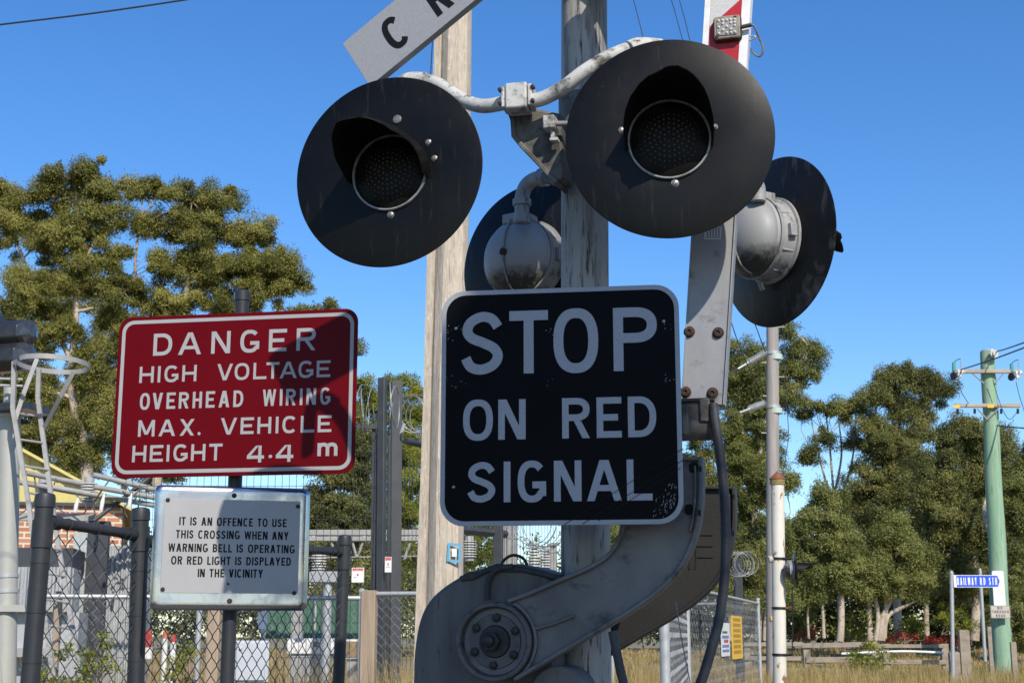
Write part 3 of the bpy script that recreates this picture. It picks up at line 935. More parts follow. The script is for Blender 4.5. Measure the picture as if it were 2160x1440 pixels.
# red and white diagonal bands
s0, s1 = .135, .825
def uv(px, py): return bf.loc(px, py)
red = MB()
b_lo = .52
tA, tB = .932, .985      # first band's sloping top edge
slope = .075
edges = [(b_lo, b_lo, .938, 1.012, 'r'), (.938, 1.012, 1.04, 1.012 + .0, 'w')]
wh = MB()
wh.add([bf.pt(*along(.5, s0), .0066), bf.pt(*along(.5, s1), .0066), bf.pt(*along(ext, s1), .0066), bf.pt(*along(ext, s0), .0066)], [(0, 1, 2, 3)])
wh.build('white_band', M['boom_white'], boom, smooth=0)
red.add([bf.pt(*along(b_lo, s0), .0072), bf.pt(*along(b_lo, s1), .0072), bf.pt(*along(.990, s1), .0072), bf.pt(*along(.915, s0), .0072)], [(0, 1, 2, 3)])
for k in range(1, 7):
    o = .36 * k - .18
    red.add([bf.pt(*along(.885 + o, s0), .0072), bf.pt(*along(.96 + o, s1), .0072), bf.pt(*along(1.14 + o, s1), .0072), bf.pt(*along(1.065 + o, s0), .0072)], [(0, 1, 2, 3)])
red.build('red_band', M['boom_red'], boom, smooth=0)
for px, py in ((1454, 700), (1515, 702), (1446, 827), (1503, 829)):
    a, b = bf.loc(px, py)
    f = bf.shift(0, a, b)
    MB().lathe(f, [(.0, .0165), (.002, .0165), (.002, .0125), (.009, .0125), (.010, .011), (.010, .006), (.006, .005)], 18).build('bolt', M['rust'], boom)
st = MB()
p_ = [bf.loc(*p) for p in ((1486, 478), (1523, 478), (1521, 505), (1485, 505))]
st.sheet(bf, p_, .0006)
stk = st.build('sticker', M['boom_white'], boom, smooth=0)
tl_ = MB()
for px in (1491, 1497, 1503, 1509, 1515):
    for k in range(5):
        py = 480 + k * 4.6
        tl_.sheet(bf, [bf.loc(*p) for p in ((px, py), (px + 3, py), (px + 3, py + 3.2), (px, py + 3.2))], .0009)
tl_.build('fine_print', M['grey_text'], stk, smooth=0)
bb = MB()
kf = Frame(at(1470, 885, Y_B + .0), 15)
bb.tube([kf.pt(-.09, -.02, -.02), kf.pt(.042, -.02, -.02)], .036, 24)
bb.box(kf, (-.085, .045), (-.005, .052), (-.05, .012))
bb.box(kf, (.010, .040), (-.01, .058), (.0, .022))
bb.box(kf, (-.04, -.02), (-.045, .04), (.0, .028))
bb.build('pivot_casting', M['dirty_casting'], boom, bevel=.005)
fr_ = MB(); fr_.box(kf, (-.09, .05), (.050, .058), (-.052, .02)); fr_.build('end_plate', M['iron_dark'], boom)

# boom light with its cable
lf = bf.shift(.008, *bf.loc(1536, 66))
bt = thing('boom_light', 'small square clear flashing lamp bolted on the red and white boom', 'lamp', lf.pt(0, -.04))
MB().prism(lf, rrect(-.041, .041, -.038, .038, .009), 0, .012).build('base', M['rust'], bt, bevel=.002)
MB().prism(lf, rrect(-.038, .038, -.035, .035, .008), .0125, .024).build('body', M['tan_grey'] if 'tan_grey' in M else mat('lamp_body', (.30, .27, .20), (.20, .17, .12), rough=.35, scale=30), bt, bevel=.003)
lm = MB().prism(lf, rrect(-.030, .030, -.027, .027, .004), .0245, .0265).build('lens', mat('clear_lens', (.33, .30, .26), (.20, .18, .15), rough=.15, scale=60, spec=.7), bt, bevel=.001)
dd = MB()
for i in range(5):
    for j in range(5):
        if (i + j) % 2 == 0 or random.random() < .25:
            dd.sphere(lf.pt(-.023 + i * .0115, -.020 + j * .0100, .0268), .0042, 8, 5)
dd.build('diode', M['porcelain'], lm)
for a, b in ((-.030, -.028), (.024, .026)):
    MB().lathe(lf.shift(.024, a, b), [(0, .005), (.003, .005), (.004, .002)], 10).build('screw', M['rust'], bt)
MB().tube([lf.pt(.040, -.002, .014), lf.pt(.070, .002, .014)], .0062, 14).build('plug', M['rubber'], bt)
MB().tube(spline([tuple(lf.pt(a, b, c)) for a, b, c in ((.068, .002, .014), (.078, -.002, .010), (.088, -.03, .0), (.098, -.058, -.005), (.097, -.078, -.01), (.086, -.086, -.015), (.072, -.073, -.022), (.062, -.055, -.03))], 6), .0032, 10).build('cable', M['cable_grey'], bt)
MB().tube(spline([tuple(lf.pt(a, b, c)) for a, b, c in ((.058, -.018, -.02), (.072, -.019, -.018), (.078, -.024, -.018), (.070, -.029, -.02), (.058, -.029, -.024))], 5), .0022, 8).build('cable_clip', M['galv'], bt)

# ------------------------------------------------------------------ boom mechanism
yaw_m = 15
hf = Frame(at(1045, 1350, 3.86), yaw_m)           # plane of the front arm
mech = thing('boom_mechanism', 'dark grey boom gate drive case with curved cast side arms below the stop sign', 'gate mechanism', hf.pt(-.0, -1.3, -.3))
bx = [hf.loc(*p, -.075) for p in spline([(866, 1600), (870, 1440), (873, 1370), (884, 1308), (905, 1266), (940, 1234), (985, 1207)], 4)]
bx += [hf.loc(*p, -.075) for p in ((1035, 1192), (1100, 1188), (1150, 1203), (1166, 1225), (1172, 1300), (1174, 1440), (1176, 1600))]
zb = -1.05
bx[0] = (bx[1][0], zb); bx[-1] = (bx[-2][0], zb)
MB().prism(hf, bx, -.42, -.075).build('case', M['box_grey'], mech, bevel=.012)
cp = [hf.loc(*p, -.07) for p in ((968, 1216), (990, 1205), (1012, 1206), (1030, 1194), (1048, 1188), (1080, 1190), (1110, 1196), (1150, 1204), (1170, 1210), (1170, 1222), (1100, 1206), (1030, 1206), (1000, 1222), (972, 1226))]
MB().prism(hf, cp, -.43, -.066).build('lid_seal', M['rubber'], mech, bevel=.004)
MB().tube(spline([tuple(hf.pt(*hf.loc(*p, -.064), -.064)) for p in ((1028, 1262), (1028, 1235), (1036, 1212), (1054, 1198), (1082, 1194))], 6), .008, 10).build('strap', M['rubber'], mech)
MB().tube(spline([tuple(hf.pt(*hf.loc(*p, -.12), -.12)) for p in ((1056, 1196), (1062, 1182), (1078, 1171), (1094, 1172), (1106, 1180), (1114, 1198))], 6), .0042, 10).build('handle', M['iron_dark'], mech)
MB().tube([hf.pt(*hf.loc(1052, 1320), -.95), hf.pt(*hf.loc(1052, 1320), -.02)], .05, 24).build('shaft', M['iron_dark'], mech)
plinth = MB(); plinth.box(hf, (bx[0][0] + .02, bx[-1][0] - .02), (-1.45, zb), (-.40, -.09)); plinth.build('pedestal', M['box_grey'], mech, bevel=.01)

outer = spline([(1482, 964), (1484, 1020), (1480, 1085), (1466, 1145), (1436, 1203), (1388, 1252), (1322, 1298), (1240, 1346), (1160, 1393), (1088, 1436)], 5)
inner = spline([(1072, 1264), (1120, 1246), (1190, 1216), (1245, 1192), (1282, 1168), (1303, 1136), (1312, 1100), (1316, 1040), (1318, 964)], 5)
def make_arm(c, mcol, m2):
    f = hf.shift(c)
    o2 = [hf.loc(*p) for p in outer]; i2 = [hf.loc(*p) for p in inner]
    hub = hf.loc(1045, 1352)
    holes = [hf.loc(1463, 986), hf.loc(1454, 1074)]
    # outline: outer edge down, round the hub, inner edge back up
    rhub = .098
    a_in = math.atan2(i2[0][1] - hub[1], i2[0][0] - hub[0]); a_out = math.atan2(o2[-1][1] - hub[1], o2[-1][0] - hub[0])
    arc = [(hub[0] + rhub * math.cos(a), hub[1] + rhub * math.sin(a)) for a in np.linspace(a_out, a_in - 2 * PI, 34)]
    poly = o2 + arc + i2
    arm = MB().prism(f, poly, -.012, 0).build('side_arm', mcol, mech, bevel=.002)
    rm = MB()
    rm.strip(f, offset_path(o2, -.005), .012, -.035, .016)
    rm.strip(f, offset_path(i2, -.005), .012, -.035, .016)
    top_ = [o2[0], i2[-1]]
    rm.strip(f, [(p[0], p[1] - .005) for p in top_], .010, -.034, .015)
    rm.build('rim', mcol, arm, bevel=.003)
    fl_ = MB()
    fl_.strip(f, [(p[0] - .020, p[1]) for p in o2[2:14]], .006, -.006, .012)
    fl_.build('inner_rib', mcol, arm, bevel=.002)
    hm = MB()
    for h_ in holes:
        hm.prism(f, [(h_[0] + x, h_[1] + y) for x, y in rrect(-.012, .012, -.014, .014, .010, 6)], .0005, .0015)
    hm.build('bolt_slot', M['black_matte'], arm)
    eh = MB()
    for px, py in ((1479, 990), (1477, 1082)):
        a_, b_ = hf.loc(px, py)
        eh.prism(f, [(a_ + x, b_ + y) for x, y in rrect(-.0035, .0035, -.008, .008, .0034, 5)], .0163, .0170)
    eh.build('bolt_hole', M['black_matte'], arm)
    return arm, f, hub
armF, fA, hub = make_arm(0, M['cast_alu'], M['cast_alu'])
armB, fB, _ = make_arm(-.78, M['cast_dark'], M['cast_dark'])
cs = MB()
for k in range(4):
    cs.strip(fB, [hf.loc(*p) for p in spline([(1318 + k * 12, 1050), (1333 + k * 14, 1085), (1338 + k * 15, 1130), (1336 + k * 15, 1172)], 5)], .003, 0, .004)
for k in range(3):
    cs.strip(fB, [hf.loc(1385, 1085 + 28 * k), hf.loc(1425, 1085 + 28 * k)], .003, 0, .004)
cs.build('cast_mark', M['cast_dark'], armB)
hb = fA.shift(0, hub[0], hub[1])
hubo = MB().lathe(hb, [(-.03, .104), (.018, .104), (.022, .101), (.022, .092), (.018, .089), (-.008, .085), (-.010, .076), (.004, .070), (.004, .02)], 64, False).build('hub', M['hub_grey'], armF)
rb = MB()
rb.strip(fA, [hf.loc(1128, 1326), hf.loc(1170, 1314), hf.loc(1212, 1297)], .010, 0, .010)
rb.strip(fA, [(hub[0] + .112 * math.cos(t), hub[1] + .112 * math.sin(t)) for t in np.linspace(R(62), R(-58), 22)], .010, 0, .012)
rb.build('stiffener', M['cast_alu'], armF, bevel=.003)
for k in range(6):
    a = R(90 + 60 * k - 4)
    f = hb.shift(.004, .062 * math.cos(a), .062 * math.sin(a))
    MB().lathe(f, [(0, .013), (.0015, .013), (.0015, .0098), (.008, .0098), (.009, .008)], 6 if k % 2 else 8).build('bolt', M['iron_dark'], armF)
MB().lathe(hb, [(.0, .043), (.004, .043), (.010, .040), (.010, .0)], 32).build('washer', M['iron_dark'], armF)
MB().lathe(hb.shift(.01, -.008, 0), [(0, .027), (.020, .027), (.022, .024)], 6).build('nut', M['iron_dark'], armF)
MB().lathe(hb.shift(.03, -.010, .001), [(0, .016), (.016, .015), (.019, .010), (.019, 0)], 24).build('stud', M['iron_dark'], armF)
# counterweight between the arms, low behind the front arm
cw = MB(); a_, b_ = hf.loc(1180, 1450, -.05)
cw.tube([hf.pt(.16, -.14, -.2), hf.pt(.16, -.14, -.035)], .075, 36)
cw.build('counterweight', M['box_grey'], mech, bevel=.004)

# hoses
hz = [(1505, 852, 3.90), (1509, 890, 3.89), (1519, 960, 3.87), (1527, 1040, 3.85), (1531, 1130, 3.84), (1528, 1220, 3.83), (1518, 1300, 3.82), (1500, 1370, 3.81), (1478, 1440, 3.80), (1452, 1500, 3.79), (1430, 1600, 3.79)]
tag(MB().tube(pxpath(hz, 5), .0135, 16).build('rubber_hose', M['rubber'], None), 'thick black rubber hose hanging from the foot of the boom', 'hose')
hz2 = [(1292, 1330, 3.74), (1300, 1370, 3.74), (1308, 1410, 3.74), (1318, 1460, 3.74), (1322, 1560, 3.74)]
tag(MB().tube(pxpath(hz2, 5), .012, 14).build('rubber_hose', M['rubber'], None), 'short black hose dropping under the curved cast arm beside the mast', 'hose')
wv = [(1425, 1268, 3.60), (1432, 1310, 3.60), (1441, 1365, 3.60), (1456, 1440, 3.60), (1470, 1520, 3.60)]
tag(MB().tube(pxpath(wv, 4), .0016, 6).build('stay_wire', M['cable_grey'], None), 'thin wire hanging down from the curved cast arm', 'wire')
# ------------------------------------------------------------------ danger sign, notice plate and their post
Y_D = 5.10
df = Frame(at(497, 830, Y_D), 10)
aL = df.loc(243, 840)[0]; aR = df.loc(752, 820)[0]
bT = (df.loc(300, 670)[1] + df.loc(700, 650)[1]) / 2; bB = (df.loc(300, 1010)[1] + df.loc(700, 996)[1]) / 2
dang = thing('danger_sign', 'red DANGER HIGH VOLTAGE sign with rounded white border line', 'sign', df.pt(0, bB))
MB().prism(df, rrect(aL, aR, bB, bT, .05), -.004, 0).build('panel', M['sign_red'], dang, bevel=.0008)
e_ = .014
MB().ring(df, rrect(aL + e_, aR - e_, bB + e_, bT - e_, .045), rrect(aL + e_ + .0135, aR - e_ - .0135, bB + e_ + .0135, bT - e_ - .0135, .034), .0004, .0009).build('border_line', M['plate_white'], dang, smooth=0)
tm = MB()
crop_row(df, 230, 630, 3.6, [
    (272, 440, 338, 214, 382, 1570, 27, [('D', 338, 480), ('A', 528, 702), ('N', 778, 922), ('G', 998, 1142), ('E', 1215, 1350), ('R', 1425, 1570)]),
    (524, 648, 232, 459, 584, 1682, 20, [('H', 232, 340), ('I', 370, 392), ('G', 422, 528), ('H', 557, 665), ('V', 822, 940), ('O', 955, 1065), ('L', 1097, 1197), ('T', 1195, 1293), ('A', 1297, 1427), ('G', 1440, 1552), ('E', 1578, 1682)]),
    (728, 852, 235, 664, 790, 1682, 20, [('O', 235, 310), ('V', 330, 408), ('E', 437, 505), ('R', 531, 606), ('H', 636, 706), ('E', 736, 804), ('A', 834, 915), ('D', 945, 1020), ('W', 1168, 1268), ('I', 1297, 1318), ('R', 1345, 1418), ('I', 1450, 1470), ('N', 1500, 1573), ('G', 1604, 1682)]),
    (932, 1057, 222, 873, 1000, 1690, 21, [('M', 222, 347), ('A', 378, 504), ('X', 538, 648), ('.', 675, 698), ('V', 848, 972), ('E', 1000, 1100), ('H', 1128, 1232), ('I', 1266, 1288), ('C', 1318, 1426), ('L', 1457, 1560), ('E', 1586, 1690)]),
    (1123, 1250, 177, 1072, 1200, 1583, 21, [('H', 177, 283), ('E', 311, 411), ('I', 437, 460), ('G', 490, 598), ('H', 624, 732), ('T', 760, 861)]),
    (1117, 1243, 1048, 1106, 1236, 1400, 24, [('4', 1048, 1178), ('\u00b7', 1213, 1240), ('4', 1268, 1400)]),
    (1096, 1195, 1583, 1090, 1190, 1736, 27, [('m', 1583, 1736)]),
], .0010, tm)
tm.build('lettering', M['plate_white'], dang, smooth=0, normals=False)
chm = MB()
for py in (740, 930):
    b = df.loc(497, py)[1]
    chm.box(df, (-.36, .36), (b - .014, b + .014), (-.024, -.004))
chm.build('mounting_channel', M['galv'], dang)

Y_SP = Y_D + .07
s0, s1 = at(479, 1440, Y_SP), at(511.5, 628, Y_SP)
dS = (s1 - s0) / (s1.z - s0.z)
foot_s = s0 - dS * s0.z
sp = thing('sign_post', 'dark tube post holding the danger sign and the notice plate', 'post', foot_s)
h_ = s1.z
MB().tube([foot_s, foot_s + dS * h_], .0255, 24).build('tube', M['fence_black'], sp)
MB().tube([foot_s + dS * (h_ - .012), foot_s + dS * (h_ + .022), foot_s + dS * (h_ + .028)], [.0285, .0285, .022], 24).build('cap', M['fence_black'], sp)

pf = Frame(at(484, 1155, Y_D - .005), -15)
P = lambda px, py: pf.loc(px, py)
aL = (P(330, 1018)[0] + P(313, 1283)[0]) / 2; aR = (P(658, 1033)[0] + P(645, 1290)[0]) / 2
bT = (P(330, 1018)[1] + P(658, 1033)[1]) / 2; bB = (P(313, 1283)[1] + P(645, 1290)[1]) / 2
plate = thing('notice_plate', 'pressed tin frame with a white offence notice below the danger sign', 'sign', pf.pt(0, bB))
o1 = rrect(aL, aR, bB, bT, .022); o2 = rrect(aL + .008, aR - .008, bB + .008, bT - .008, .02); o3 = rrect(aL + .020, aR - .020, bB + .020, bT - .020, .016); o4 = rrect(aL + .03, aR - .03, bB + .03, bT - .03, .014)
n_ = len(o1)
vs = []
for poly, c in ((o1, -.02), (o1, -.008), (o2, .002), (o3, .0035), (o4, .003)):
    vs += [pf.pt(x, y, c) for x, y in poly]
fs = [(r_ * n_ + i, r_ * n_ + (i + 1) % n_, (r_ + 1) * n_ + (i + 1) % n_, (r_ + 1) * n_ + i) for r_ in range(4) for i in range(n_)]
fs.append(tuple(range(4 * n_, 5 * n_)))
MB().add(vs, fs).build('tin_frame', M['pressed_tin'], plate, smooth=50)
q = [P(345, 1050), P(634, 1058), P(627, 1254), P(340, 1247)]
pa0, pa1 = (q[0][0] + q[3][0]) / 2, (q[1][0] + q[2][0]) / 2
pb1, pb0 = (q[0][1] + q[1][1]) / 2, (q[2][1] + q[3][1]) / 2
MB().prism(pf, rrect(pa0, pa1, pb0, pb1, .006), .0035, .0075).build('notice_panel', M['plate_white'], plate, bevel=.0006)
nt_ = MB()
for text, x0, y0, x1, y1 in (('IT IS AN OFFENCE TO USE', 378, 1095.5, 604, 1106), ('THIS CROSSING WHEN ANY', 371, 1123, 608, 1133), ('WARNING BELL IS OPERATING', 355, 1150, 621, 1162), ('OR RED LIGHT IS DISPLAYED', 361, 1177, 613, 1188), ('IN THE VICINITY', 417, 1205, 554, 1212)):
    p0_, p1_ = P(x0, y0), P(x1, y1)
    bm__ = (p0_[1] + p1_[1]) / 2
    put_text(nt_, pf, text, p0_[0], p1_[0], bm__ - .0145, bm__ + .0145, .0079, .0051, .15)
nt_.build('lettering', M['letter_black'], plate, smooth=0, normals=False)
for px, py in ((354, 1054), (628, 1068), (343, 1242), (620, 1250)):
    a, b = P(px, py)
    MB().lathe(pf.shift(.0075, a, b), [(.0003, .0075), (.003, .0075), (.0035, .005), (.006, .0045), (.006, 0)], 14).build('screw', M['iron_dark'], plate)
for px, py, r_ in ((494, 1045, .006), (484, 1267, .0065), (481, 1231, .003)):
    a, b = P(px, py)
    MB().lathe(pf.shift(.0033 if r_ > .004 else .0075, a, b), [(.0003, r_ * 1.5), (.0012, r_ * 1.4), (.002, r_), (.002, 0)], 14).build('rivet', M['rust'], plate)

# ------------------------------------------------------------------ wire mesh fences
def chain_mesh(a, b, z0, z1, pitch, wr, sides=3, sag=0.0):
    """Woven diamond mesh between two ground points a, b (XY), from z0 up to z1."""
    a, b = Vector((a[0], a[1], 0)), Vector((b[0], b[1], 0))
    L = (b - a).length
    u = (b - a) / L
    n = Vector((u.y, -u.x, 0))
    mb = MB()
    k = int(L / (pitch / 2))
    rows = int((z1 - z0) / (pitch / 2))
    rr = random.Random(5)
    for i in range(k):
        x0 = i * pitch / 2 + pitch * .25
        pts = []
        for j in range(rows + 1):
            s = 1 if (i + j) % 2 else -1
            p = a + u * (x0 + s * pitch * .262) + n * (s * wr * 1.1) + Vector((0, 0, z1 - j * pitch / 2))
            pts.append(p + Vector((rr.gauss(0, .0008), rr.gauss(0, .0008), rr.gauss(0, .0008))))
        # soften the knuckles: shorten every bend with two points
        q = [pts[0]]
        for j in range(1, rows):
            q += [pts[j].lerp(pts[j - 1], .07), pts[j].lerp(pts[j + 1], .07)] if sides > 3 else [pts[j]]
        q.append(pts[-1])
        mb.tube(q, wr, sides, caps=False)
    return mb

# the black coated fence close to the camera
A1, A2, A3 = at(80, 1340, 4.74), at(291, 1340, 5.25), at(721, 1340, 6.67)
def post_top(px, py, Y): return at(px, py, Y).z
fz = 1.92
fence = thing('chain_link_fence', 'black coated chain link fence nearest the camera, behind the notice plate', 'fence', (A1.x, A1.y, 0))
for k, (px0, pxt, pyt, Y, r_) in enumerate(((63, 95.5, 1047, 4.74, .0305), (286, 297, 1077, 5.25, .0305), (714, 727.5, 1133, 6.67, .0275))):
    a, b = at(px0, 1440, Y), at(pxt, pyt, Y)
    dd_ = (b - a) / (b.z - a.z)
    g0 = a - dd_ * a.z
    pm = MB().tube([g0, b - dd_ * .0], r_, 28).build('post', M['fence_black'], fence)
    MB().tube([b - dd_ * .035, b - dd_ * .004, b + dd_ * .008, b + dd_ * .013], [r_ + .004, r_ + .004, r_ + .0005, r_ * .5], 28).build('post_cap', M['fence_black'], pm)
    tm_ = MB()
    zr = b.z - .103 - (.0 if k else .02)
    tm_.tube([g0 + dd_ * (zr - .045), g0 + dd_ * (zr + .045)], r_ + .0045, 28)
    tm_.build('collar', M['fence_black'], pm)
    for zz in (.22, .38, .54):
        MB().tube([g0 + dd_ * (b.z - zz), g0 + dd_ * (b.z - zz + .005)], r_ + .002, 20).build('tie_band', M['fence_black'], pm)
def rail(p, q, r_, n=16):
    mb = MB().tube([p, q], r_, n)
    u = (q - p).normalized()
    for t in (.06, (q - p).length - .05):
        mb.tube([p + u * (t - .018), p + u * (t + .018)], r_ + .006, n)
    return mb
ra, rb_ = at(92, 1098, 4.74), at(292, 1128, 5.25)
rail(ra, rb_, .0185).build('rail', M['fence_black'], fence)
rc, rd = at(292, 1140, 5.25), at(722, 1163, 6.67)
rail(rc, rd, .0185).build('rail', M['fence_black'], fence)
tie = MB()
for p, q, n in ((ra, rb_, 3), (rc, rd, 8)):
    for k in range(n):
        c = p.lerp(q, (k + .8) / (n + .4)); u = (q - p).normalized()
        tie.tube([c - u * .003, c + u * .003], .0215, 14)
        tie.tube([c + Vector((0, 0, -.018)), c + Vector((.002, 0, -.05))], .0022, 5)
tie.build('wire_tie', M['mesh_black'], fence)
zm = min(ra.z, rb_.z) - .030
chain_mesh((A1.x, A1.y), (A2.x, A2.y), .62, zm, .0735, .0019, 5).build('chain_mesh', M['mesh_black'], fence, normals=False)
chain_mesh((A2.x, A2.y), (A3.x, A3.y), .62, min(rc.z, rd.z) - .012, .0735, .0019, 5).build('chain_mesh', M['mesh_black'], fence, normals=False)

# galvanised fences further back
def galv_fence(label, pts, ztop, r_post=.024, posts=None, mesh_r=.0021, z0=.35, pitch=.078, name='mesh_fence', timber=None):
    t = thing(name, label, 'fence', (pts[0][0], pts[0][1], 0))
    for i, p in enumerate(pts):
        if timber and i in timber:
            f = Frame((p[0], p[1], 0), 8)
            MB().box(f, (-.062, .062), (0, ztop + .03), (-.06, .06)).build('timber_post', M['post_timber'], t, bevel=.006)
        else:
            pm = MB().tube([(p[0], p[1], 0), (p[0], p[1], ztop + .05)], r_post, 16).build('post', M['galv'], t)
            MB().tube([(p[0], p[1], ztop + .05), (p[0], p[1], ztop + .075), (p[0], p[1], ztop + .085)], [r_post + .005, r_post + .005, r_post * .4], 16).build('post_cap', M['galv'], pm)
    for p, q in zip(pts, pts[1:]):
        MB().tube([(p[0], p[1], ztop), (q[0], q[1], ztop)], .020, 12).build('rail', M['galv'], t)
        chain_mesh(p, q, z0, ztop - .02, pitch, mesh_r).build('chain_mesh', M['galv_mesh'], t, normals=False, smooth=0)
    return t
def xy(px, Y, py=1300):
    p = at(px, py, Y)
    return (p.x, p.y)
zA = at(500, 1260, 12.5).z
galv_fence('galvanised mesh fence with a pipe rail ending beside the timber post', [xy(60, 12.0), xy(420, 12.3), xy(762, 12.6)], zA)
zB = at(830, 1252, 12.6).z
galv_fence('galvanised mesh panel between the timber post and the tall timber pole', [xy(779, 12.6), xy(960, 12.4)], zB, timber=(0,))
zC = at(1590, 1272, 22).z
fr0, fr1 = (.887, 8.45), (3.74, 22.0)
gfence = galv_fence('galvanised mesh fence receding to the corner post past the hose', [fr0, ((fr0[0] + fr1[0]) / 2 - .55, 14.6), fr1, (1.6, 23.2)], zC, r_post=.03, pitch=.125, mesh_r=.0019)

def notice(name, label, fr, a, b, w, h, face, texts, group=None):
    t = thing(name, label, 'sign', fr.pt(a, b - h / 2, 0), group)
    MB().prism(fr, rrect(a - w / 2, a + w / 2, b - h / 2, b + h / 2, min(w, h) * .05), .004, .008).build('panel', M[face], t)
    for (y0, y1, x0, x1, m) in texts:
        mb = MB()
        n = max(1, int((x1 - x0) / .085)) if m.endswith('text') and not m.startswith('blk') else 1
        rr = random.Random(int((y0 + y1) * 997))
        x = x0
        while x < x1 - 1e-6:
            wd = min(rr.uniform(.05, .12), x1 - x) if n > 1 else x1 - x
            mb.sheet(fr, [(a + (x - .5) * w, b + (.5 - y1) * h), (a + (x - .5 + wd * .82) * w, b + (.5 - y1) * h), (a + (x - .5 + wd * .82) * w, b + (.5 - y0) * h), (a + (x - .5) * w, b + (.5 - y0) * h)], .0092)
            x += wd
        mb.build('print', M[m], t, smooth=0, normals=False)
    return t
# fence plane of the receding panel (its far half)
pA = Vector(((fr0[0] + fr1[0]) / 2 - .55, 14.6, 0)); pB = Vector((fr1[0], fr1[1], 0))
dv = (pB - pA)
yawF = -math.degrees(math.atan2(dv.y, dv.x))
ff = Frame((pA.x, pA.y, 0), yawF)
ff = ff.shift(.012)
p0_, p1_ = ff.loc(1541, 1297), ff.loc(1566, 1387)
lines_y = [(.05 + .125 * k, .13 + .125 * k, .15, .85, 'brown_text') for k in range(7)]
notice('warning_notice', 'tall yellow notice wired to the galvanised fence', ff, (p0_[0] + p1_[0]) / 2, (p0_[1] + p1_[1]) / 2, p1_[0] - p0_[0], p0_[1] - p1_[1], 'yellow_sign', lines_y)
p0_, p1_ = ff.loc(1519, 1312), ff.loc(1539, 1382)
notice('site_notice', 'white notice with red and blue print next to the tall yellow notice', ff, (p0_[0] + p1_[0]) / 2, (p0_[1] + p1_[1]) / 2, p1_[0] - p0_[0], p0_[1] - p1_[1], 'cab_white',
       [(.25, .32, .15, .85, 'green_panel'), (.38, .47, .1, .9, 'blue_text'), (.5, .6, .3, .8, 'red_text'), (.66, .74, .1, .9, 'blue_text'), (.8, .88, .1, .9, 'blue_text')])

# ------------------------------------------------------------------ tall dark security fence round the substation
Y_T = 17.0
def pole_px(px0, py0, px1, py1, Y): return at(px0, py0, Y), at(px1, py1, Y)
tf = thing('security_fence', 'tall dark welded mesh security fence with twin posts behind the timber pole', 'fence', at(800, 1340, Y_T) * 1.0)
zt = at(805, 798, Y_T).z
def sqpost(px0, px1, pytop, Y, name='post', yaw=20, m='tall_fence'):
    c = at((px0 + px1) / 2, 1240, Y)
    w = (px1 - px0) / FPX * Y * 1.02
    f = Frame((c.x, c.y, 0), yaw)
    z = at((px0 + px1) / 2, pytop, Y).z
    lean = (at((px0 + px1) / 2, pytop, Y).x - c.x)
    mb = MB()
    h = w / 2 / (abs(math.cos(R(yaw))) + abs(math.sin(R(yaw)))) * 1.0
    mb.box(f, (-h, h), (0, z), (-h, h))
    for p in mb.v:
        p.x += lean * (p.z - 1.6) / max(.5, z - 1.6) if p.z > 1.6 else 0
    return mb.build(name, M[m], tf, bevel=.006)
sqpost(797, 817, 797, Y_T)
sqpost(823, 850, 804, Y_T + 1.2, yaw=-14)
sqpost(785, 797, 895, Y_T + .05, 'frame_stile', 5)
sqpost(818, 824, 900, Y_T + .3, 'frame_stile', 5)
sqpost(1545, 1566, 1178, Y_T + 5, yaw=10)
def weld_mesh(p, q, z0, z1, dx, dz, r_):
    mb = MB()
    p, q = Vector((p[0], p[1], 0)), Vector((q[0], q[1], 0))
    L = (q - p).length; u = (q - p) / L
    for i in range(int(L / dx) + 1):
        c = p + u * (i * dx)
        mb.tube([c + Vector((0, 0, z0)), c + Vector((0, 0, z1))], r_, 4, caps=False)
    for j in range(int((z1 - z0) / dz) + 1):
        z = Vector((0, 0, z0 + j * dz))
        mb.tube([p + z + Vector((0, -.006, 0)), q + z + Vector((0, -.006, 0))], r_, 4, caps=False)
    return mb
zr_ = at(775, 901, Y_T).z
xa, xb = xy(250, Y_T), xy(790, Y_T)
weld_mesh(xa, xb, 0.4, zr_, .085, .40, .0032).build('weld_mesh', M['tall_fence'], tf, smooth=0, normals=False)
MB().box(Frame((0, Y_T, 0), 0), (xa[0], xb[0]), (zr_ - .02, zr_ + .03), (-.02, .02)).build('rail', M['tall_fence'], tf)
xc, xd = xy(850, Y_T + 1.2), xy(1180, Y_T + 4.5)
weld_mesh(xc, xd, 0.4, zr_ - .1, .085, .40, .0032).build('weld_mesh', M['tall_fence'], tf, smooth=0, normals=False)
MB().tube([(xc[0], xc[1], zr_), (xd[0], xd[1], zr_ - .1)], .045, 8).build('rail', M['tall_fence'], tf)
MB().tube([at(972, 1117, 18.2), at(1040, 1124, 18.9), at(1066, 1126, 19.1)], .055, 6).build('rail', M['tall_fence'], tf)
sqpost(1040, 1062, 1000, 18.9, yaw=12)

